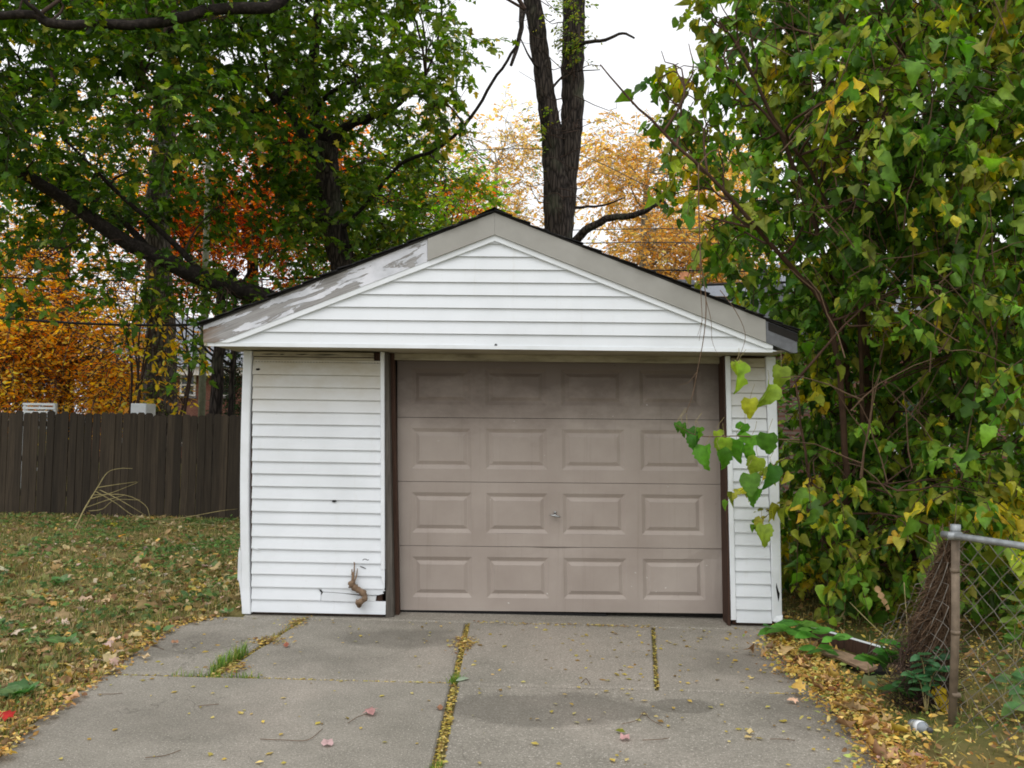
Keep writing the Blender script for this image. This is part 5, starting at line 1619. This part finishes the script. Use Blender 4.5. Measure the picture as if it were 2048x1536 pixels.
# ------------------------------------------------------------------ lawn grass, leaf litter
def lawn_pts(n, x0, x1, y0, y1, rej=True):
    p = np.stack([RNG.uniform(x0, x1, n), RNG.uniform(y0, y1, n)], 1)
    if rej:
        dl = np.array([drive_left(y) for y in p[:, 1]]); dr = np.array([drive_right(y) for y in p[:, 1]])
        keep = np.where(p[:, 1] < 0.05, (p[:, 0] < dl + .03) | (p[:, 0] > dr - .02), (p[:, 0] < XL - .05) | (p[:, 0] > XR + .02))
        p = p[keep]
    return p
def hz(p):
    return np.array([lawn_h(x, y) for x, y in p])
def scatter_ground(name, pts, T, size, palette, weights, mat, flat=.35, zoff=.006, svar=.35, stack=.0):
    n = len(pts)
    z = hz(pts) + zoff + RNG.uniform(0, stack + 1e-6, n)
    pos = np.column_stack([pts, z])
    a = RNG.uniform(0, 2 * np.pi, n)
    D_ = np.stack([np.cos(a), np.sin(a), RNG.normal(0, flat * .5, n)], 1)
    N_ = unit(np.array([0, 0, 1.0]) + RNG.normal(0, flat, (n, 3)))
    sc = size * np.clip(RNG.normal(1, svar, n), .4, 2)
    V_, F_ = scatter(T, pos, frames(D_, N_), sc)
    return np_mesh(name, V_, F_, mat, np.repeat(pal(palette, weights, n, .2), len(T[0]), 0), None, 'stuff')
def grass(name, pts, hgt, palette, weights, zf=None, width=.0035):
    n = len(pts)
    z = hz(pts) if zf is None else np.full(n, zf)
    b_ = np.column_stack([pts, z - .005])
    a = RNG.uniform(0, 2 * np.pi, n)
    dirx = np.stack([np.cos(a), np.sin(a), np.zeros(n)], 1)
    h_ = hgt * RNG.uniform(.5, 1.4, n)
    lean = RNG.uniform(.1, 1.0, n)[:, None] * np.stack([np.cos(a + 1.3), np.sin(a + 1.3), np.zeros(n)], 1)
    wv = dirx * width
    mid = b_ + lean * (h_ * .35)[:, None] + np.array([0, 0, 1.0]) * (h_ * .65)[:, None]
    tip = b_ + lean * (h_ * 1.0)[:, None] + np.array([0, 0, 1.0]) * (h_ * .95)[:, None]
    V_ = np.stack([b_ - wv, b_ + wv, mid + wv * .7, mid - wv * .7, tip], 1).reshape(-1, 3)
    i0 = (np.arange(n) * 5)[:, None]
    F_ = np.concatenate([i0 + np.array([[0, 1, 2]]), i0 + np.array([[0, 2, 3]]), i0 + np.array([[3, 2, 4]])])
    return np_mesh(name, V_, F_, 'grass', np.repeat(pal(palette, weights, n, .2), 5, 0), None, 'stuff')
gp = [(112, 122, 60), (130, 134, 72), (164, 150, 98), (90, 104, 50), (178, 160, 114)]
p = np.concatenate([lawn_pts(46000, -6.5, -1.9, -3.4, 2.2), lawn_pts(36000, -11.5, -2.2, 1.5, 6.3), lawn_pts(14000, 1.4, 6, -3.4, 3)])
# grass grows in patches
keep = np.array([noise.noise((x * .8, y * .8, 2)) + random.uniform(-.4, .4) > -.18 for x, y in p])
grass('grass', p[keep], .048, gp, [3, 3, 4, 2.5, 2.5])
tag(bpy.data.objects['grass'], 'patchy faded lawn grass between the fallen leaves', 'grass')
lp = [(170, 148, 104), (150, 124, 84), (192, 172, 130), (188, 158, 84), (128, 104, 72), (200, 178, 156), (142, 142, 84), (104, 118, 72)]
p = np.concatenate([lawn_pts(15000, -6.5, -2.0, -3.4, 2.2), lawn_pts(12000, -11.5, -2.2, 1.5, 6.3)])
p = p[np.array([noise.noise((x * .55, y * .8, 7)) + .6 * noise.noise((x * 2.1, y * 2.1, 3)) + random.uniform(-.45, .45) > -.08 for x, y in p])]
sel = RNG.uniform(0, 1, len(p)) < .12
o = scatter_ground('leaf_litter', p[sel], MAPLE, .075, lp, [4, 4, 3, 2, 3, 1.6, 1, 1], 'dry_leaf', .6, .02, .4)
tag(o, 'larger dry maple leaves lying on the left lawn', 'leaves')
o = scatter_ground('leaf_litter', p[~sel], CURL, .040, lp, [4, 4, 3, 2, 3, 1.2, 3, 3], 'dry_leaf', .7, .012, .55)
tag(o, 'brown and tan fallen leaves strewn over the left lawn', 'leaves')
p = lawn_pts(16000, 1.3, 6.5, -3.4, 2.5)
yy = RNG.uniform(-3.4, -.25, 6500)
p = np.concatenate([p, np.stack([RNG.normal(0, .10, 6500) + np.array([drive_right(y) for y in yy]) + .06, yy], 1)])
sel = RNG.uniform(0, 1, len(p)) < .022
o = scatter_ground('leaf_litter', p[sel], warp(MAPLE, .2, .5, .08, 21), .06, [(176, 142, 96), (146, 116, 84), (204, 170, 122), (200, 166, 84), (170, 104, 84)], [4, 3, 3, 3, .6], 'dry_leaf', .6, .03, .45, .02)
tag(o, 'curled brown leaves lying on the right-hand litter', 'leaves')
p = p[~sel]
o = scatter_ground('leaf_litter', p, OVAL, .025, [(206, 176, 90), (188, 152, 78), (168, 126, 72), (216, 194, 118), (130, 100, 66), (150, 158, 84), (184, 112, 76)], [6, 5, 3, 4, 2.5, 3, .5], 'dry_leaf', .6, .014, .55, .03)
tag(o, 'yellow leaf litter banked along the right edge of the driveway', 'leaves')
el = np.array([(drive_left(y) - abs(random.gauss(0, .17)) + random.choice((.03, .06, .10)), y) for y in np.random.default_rng(3).uniform(-3.4, -.1, 2500)])
o = scatter_ground('leaf_litter', el, OVAL, .027, [(202, 172, 88), (186, 146, 84), (212, 188, 126), (150, 114, 72), (128, 96, 66)], [4, 3, 2, 3, 2], 'dry_leaf', .5, .014, .5)
tag(o, 'yellow leaf litter along the left edge of the driveway', 'leaves')

# clumps of small green weeds through the lawn
cw = []
for _ in range(260):
    x, y = random.uniform(-9, -2.6), random.uniform(-2.9, 6.0)
    if x > drive_left(min(y, 0)) - .12: continue
    for _q in range(random.randint(15, 60)):
        cw.append((x + random.gauss(0, .10), y + random.gauss(0, .12)))
for _ in range(60):
    x, y = random.uniform(2.0, 5), random.uniform(-2.9, 1.0)
    for _q in range(random.randint(10, 40)):
        cw.append((x + random.gauss(0, .10), y + random.gauss(0, .10)))
cw = np.array(cw)
cw = cw[np.array([x < drive_left(min(y, 0)) - .02 or x > drive_right(min(y, 0)) + .1 for x, y in cw])]
o = scatter_ground('lawn_weeds', cw, OVAL, .046, [(92, 124, 66), (112, 142, 78), (76, 104, 56), (134, 150, 96)], [3, 3, 2, 1], 'leaf', .7, .012, .4, .04)
tag(o, 'clumps of small green weeds spread through the lawn', 'weeds')

# leaflets on the concrete, thicker in the joints
def flat_leaves(pts, name, label, size, stack=0.0, palette=((190, 170, 84), (174, 152, 70), (200, 184, 116), (138, 112, 62)), T=DIA, z0=.006):
    n = len(pts)
    pos = np.column_stack([pts, np.full(n, z0) + RNG.uniform(0, stack + 1e-6, n)])
    a = RNG.uniform(0, 2 * np.pi, n)
    D_ = np.stack([np.cos(a), np.sin(a), RNG.normal(0, .12, n)], 1)
    N_ = unit(np.array([0, 0, 1.0]) + RNG.normal(0, .22, (n, 3)))
    sc = size * np.clip(RNG.normal(1, .3, n), .5, 1.8)
    V_, F_ = scatter(T, pos, frames(D_, N_), sc)
    V_[:, 2] = np.maximum(V_[:, 2], z0 - .001)
    o = np_mesh(name, V_, F_, 'dry_leaf', np.repeat(pal(list(palette), [3, 3, 2, 1.5], n, .18), len(T[0]), 0), None, 'stuff')
    tag(o, label, 'leaves')
    return o
n = 1150
p = np.stack([RNG.uniform(-2.6, 1.7, n), -.1 - 3.6 * RNG.uniform(0, 1, n) ** 1.2], 1)
keep = np.array([drive_left(y) < x < drive_right(y) for x, y in p]) & (RNG.uniform(0, 1, n) < np.clip(.45 + p[:, 0] * .3, .25, 1))
flat_leaves(p[keep], 'leaflets', 'small yellow leaflets scattered over the driveway concrete', .030)
jp = []
for y in RNG.uniform(-4.6, -.1, 2100):
    if noise.noise((0, y * 2.3, 5)) + random.uniform(-.5, .5) > -.22: jp.append((J1(y) + .002 + random.gauss(0, .011 + .006 * noise.noise((3, y * 4, 1))), y))
for y in RNG.uniform(-1.58, -.1, 190): jp.append((JR(y) + random.gauss(0, .012), y))
for x in RNG.uniform(-.55, 1.0, 420): jp.append((x, -.09 + random.gauss(0, .010)))
for x in RNG.uniform(-2.7, J1(TL), 420): jp.append((x, TL - .015 + random.gauss(0, .014)))
for y in RNG.uniform(-1.58, -.1, 500): jp.append((JL(y) + random.gauss(0, .03 if y < -.9 else .02), y))
for x in RNG.uniform(1.2, 1.7, 60): jp.append((x, TR + random.gauss(0, .012)))
flat_leaves(np.array(jp), 'joint_leaflets', 'yellow leaflets packed into the driveway joints', .019, .004, z0=-.009)
cl = [(J1(-.72) + random.gauss(0, .045), -.72 + random.gauss(0, .10)) for _ in range(240)] + [(JL(-.72) + random.gauss(0, .07), -.76 + random.gauss(0, .05)) for _ in range(200)]
cl += [(JL(-.2) + random.gauss(0, .04), -.22 + random.gauss(0, .10)) for _ in range(150)] + [(JL(-1.45) + .06 + random.gauss(0, .05), -1.42 + random.gauss(0, .07)) for _ in range(170)]
cl += [(x, -.10 + random.gauss(0, .012)) for x in RNG.uniform(-.5, .9, 160)]
flat_leaves(np.array(cl), 'leaflet_clumps', 'small heaps of yellow and brown leaflets beside the driveway joints', .023, .008, ((184, 160, 84), (160, 126, 70), (196, 178, 110), (120, 88, 58)))
# grass tufts in the joints
def tuft(label, pts, hgt, n, pal_=((98, 132, 54), (122, 148, 64), (154, 148, 80))):
    q = []
    for _ in range(n):
        i_ = random.randrange(len(pts) - 1); t = random.random()
        q.append((pts[i_][0] * (1 - t) + pts[i_ + 1][0] * t + random.gauss(0, .014), pts[i_][1] * (1 - t) + pts[i_ + 1][1] * t + random.gauss(0, .010)))
    o = grass('grass_tuft', np.array(q), hgt, list(pal_), [3, 3, 1], -.01, .0028)
    tag(o, label, 'grass')
tuft('green grass tuft in the left driveway joint', [(JL(-1.05) - .02, -1.05), (JL(-1.5) - .03, -1.5)], .085, 260)
tuft('thin grass along the cross joint left of the tuft', [(JL(TL) - .25, TL - .015), (JL(TL) + .3, TL - .015)], .05, 110)
tuft('small sprout of grass where the driveway joints meet', [(J1(TL) - .02, TL), (J1(TL) + .02, TL + .05)], .05, 60)
tuft('grass sprouting in the middle joint at the bottom of the picture', [(J1(-2.75), -2.75), (J1(-2.9), -2.9)], .035, 70)
tuft('dry grass in the joint by the left siding', [(JL(-.1), -.1), (JL(-.75), -.75)], .035, 90, ((120, 130, 60), (160, 150, 80), (150, 120, 70)))

# single fallen leaves one can pick out
for lab, (px, py), sz, T, c_ in (('pink fallen leaf on the left slab near the middle joint', (740, 1424), .085, MAPLE, (190, 142, 138)), ('small pale pink leaf on the lower left slab', (655, 1487), .06, CURL, (200, 168, 166)),
        ('small pink leaf right of the dark damp patch', (1250, 1474), .06, CURL, (198, 156, 154)), ('red maple leaf at the left picture edge', (12, 1434), .10, MAPLE, (176, 44, 40)), ('brown leaf lying in the middle joint', (880, 1415), .05, CURL, (150, 110, 84)),
        ('pale yellow leaf on the right slab below the twig', (1500, 1463), .05, CURL, (222, 200, 140)), ('orange-red leaf on the right edge of the driveway', (1722, 1466), .085, MAPLE, (212, 92, 62)), ('pale pink maple leaf at the bottom right of the driveway', (1765, 1514), .10, MAPLE, (208, 168, 152)),
        ('pink maple leaf beside the bottle', (1830, 1516), .10, MAPLE, (204, 156, 142)), ('tan leaf at the right edge beside the boards', (1572, 1341), .10, CURL, (168, 146, 120)), ('crimson leaf in the litter below the boards', (1663, 1380), .08, MAPLE, (168, 42, 54)),
        ('pale leaf on the concrete edge below the boards', (1588, 1402), .06, MAPLE, (218, 178, 150)), ('curled olive leaf on the damp patch edge', (1240, 1461), .06, OVAL, (120, 124, 40)), ('tan curled leaf on the upper left slab', (350, 1283), .05, CURL, (170, 128, 100)),
        ('pale dry leaf on the upper left slab edge', (292, 1312), .06, CURL, (206, 180, 140)), ('brown leaf in the left joint by the siding', (572, 1290), .06, CURL, (160, 100, 80)), ('large pale tan leaf on the left lawn', (172, 1200), .11, CURL, (206, 176, 150)),
        ('cream leaf in the litter below the lawn weeds', (145, 1395), .09, CURL, (206, 160, 120)), ('big green leaf lying flat on the left lawn', (88, 1216), .11, OVAL, (96, 146, 76)), ('pale sage leaf where the joints meet', (925, 1358), .09, OVAL, (160, 176, 150)),
        ('yellow maple leaf lying below the fallen branch', (226, 1050), .17, MAPLE, (206, 190, 60)), ('orange leaf in the left grass below the branch', (244, 1072), .12, MAPLE, (216, 150, 50))):
    b_ = atz(px, py, .012 if abs(px - 1000) < 620 else .03)
    a = random.uniform(0, 6.28)
    d = np.array([math.cos(a), math.sin(a), random.uniform(0, .15)])
    R_ = frames(unit(d)[None], unit(np.array([[random.uniform(-.2, .2), -.25, 1]])))[0]
    Vt = (T[0] * np.array([1, 1, 1.6])) @ R_.T * sz
    Vt = Vt - Vt.mean(0) + b_
    Vt[:, 2] += max(0, (.006 if abs(px - 1000) < 620 else .02) - Vt[:, 2].min())
    o = np_mesh('fallen_leaf', Vt, T[1], 'dry_leaf', np.tile(srgb(*c_)[:3], (len(T[0]), 1)))
    tag(o, lab, 'leaf', 'single fallen leaves')
for lab, pts in (('bent twig on the lower left slab', [(520, 1478), (570, 1480), (615, 1480), (645, 1458)]), ('twig ending at the pink leaf on the left slab', [(696, 1446), (715, 1434), (735, 1428)]),
                 ('forked twig on the damp patch of the right slab', [(1243, 1448), (1275, 1440), (1288, 1424), (1300, 1438), (1325, 1452)]), ('short curved twig on the right slab above the damp patch', [(1162, 1366), (1172, 1357), (1180, 1368)]),
                 ('short straight twig on the right slab', [(1285, 1480), (1315, 1479), (1338, 1476)]), ('straight twig by the upper slab edge at left', [(300, 1290), (312, 1293), (328, 1299)]), ('thin twig at far left of the lower slab', [(195, 1388), (222, 1388), (245, 1386)]),
                 ('twig low on the left slab near the corner', [(290, 1515), (330, 1511), (362, 1500)]), ('thin twig on the right slab near the leaf bank', [(1540, 1478), (1565, 1478), (1590, 1481)]), ('twig on the slab near the lower siding', [(395, 1412), (415, 1410), (438, 1408)])):
    q = [atz(x, y, .008) for x, y in pts]
    o = MB().tube(smooth_path(q, 4), .0018, 5).build('fallen_twig', 'twig_bark', None, True)
    tag(o, lab, 'twig', 'twigs on the driveway')
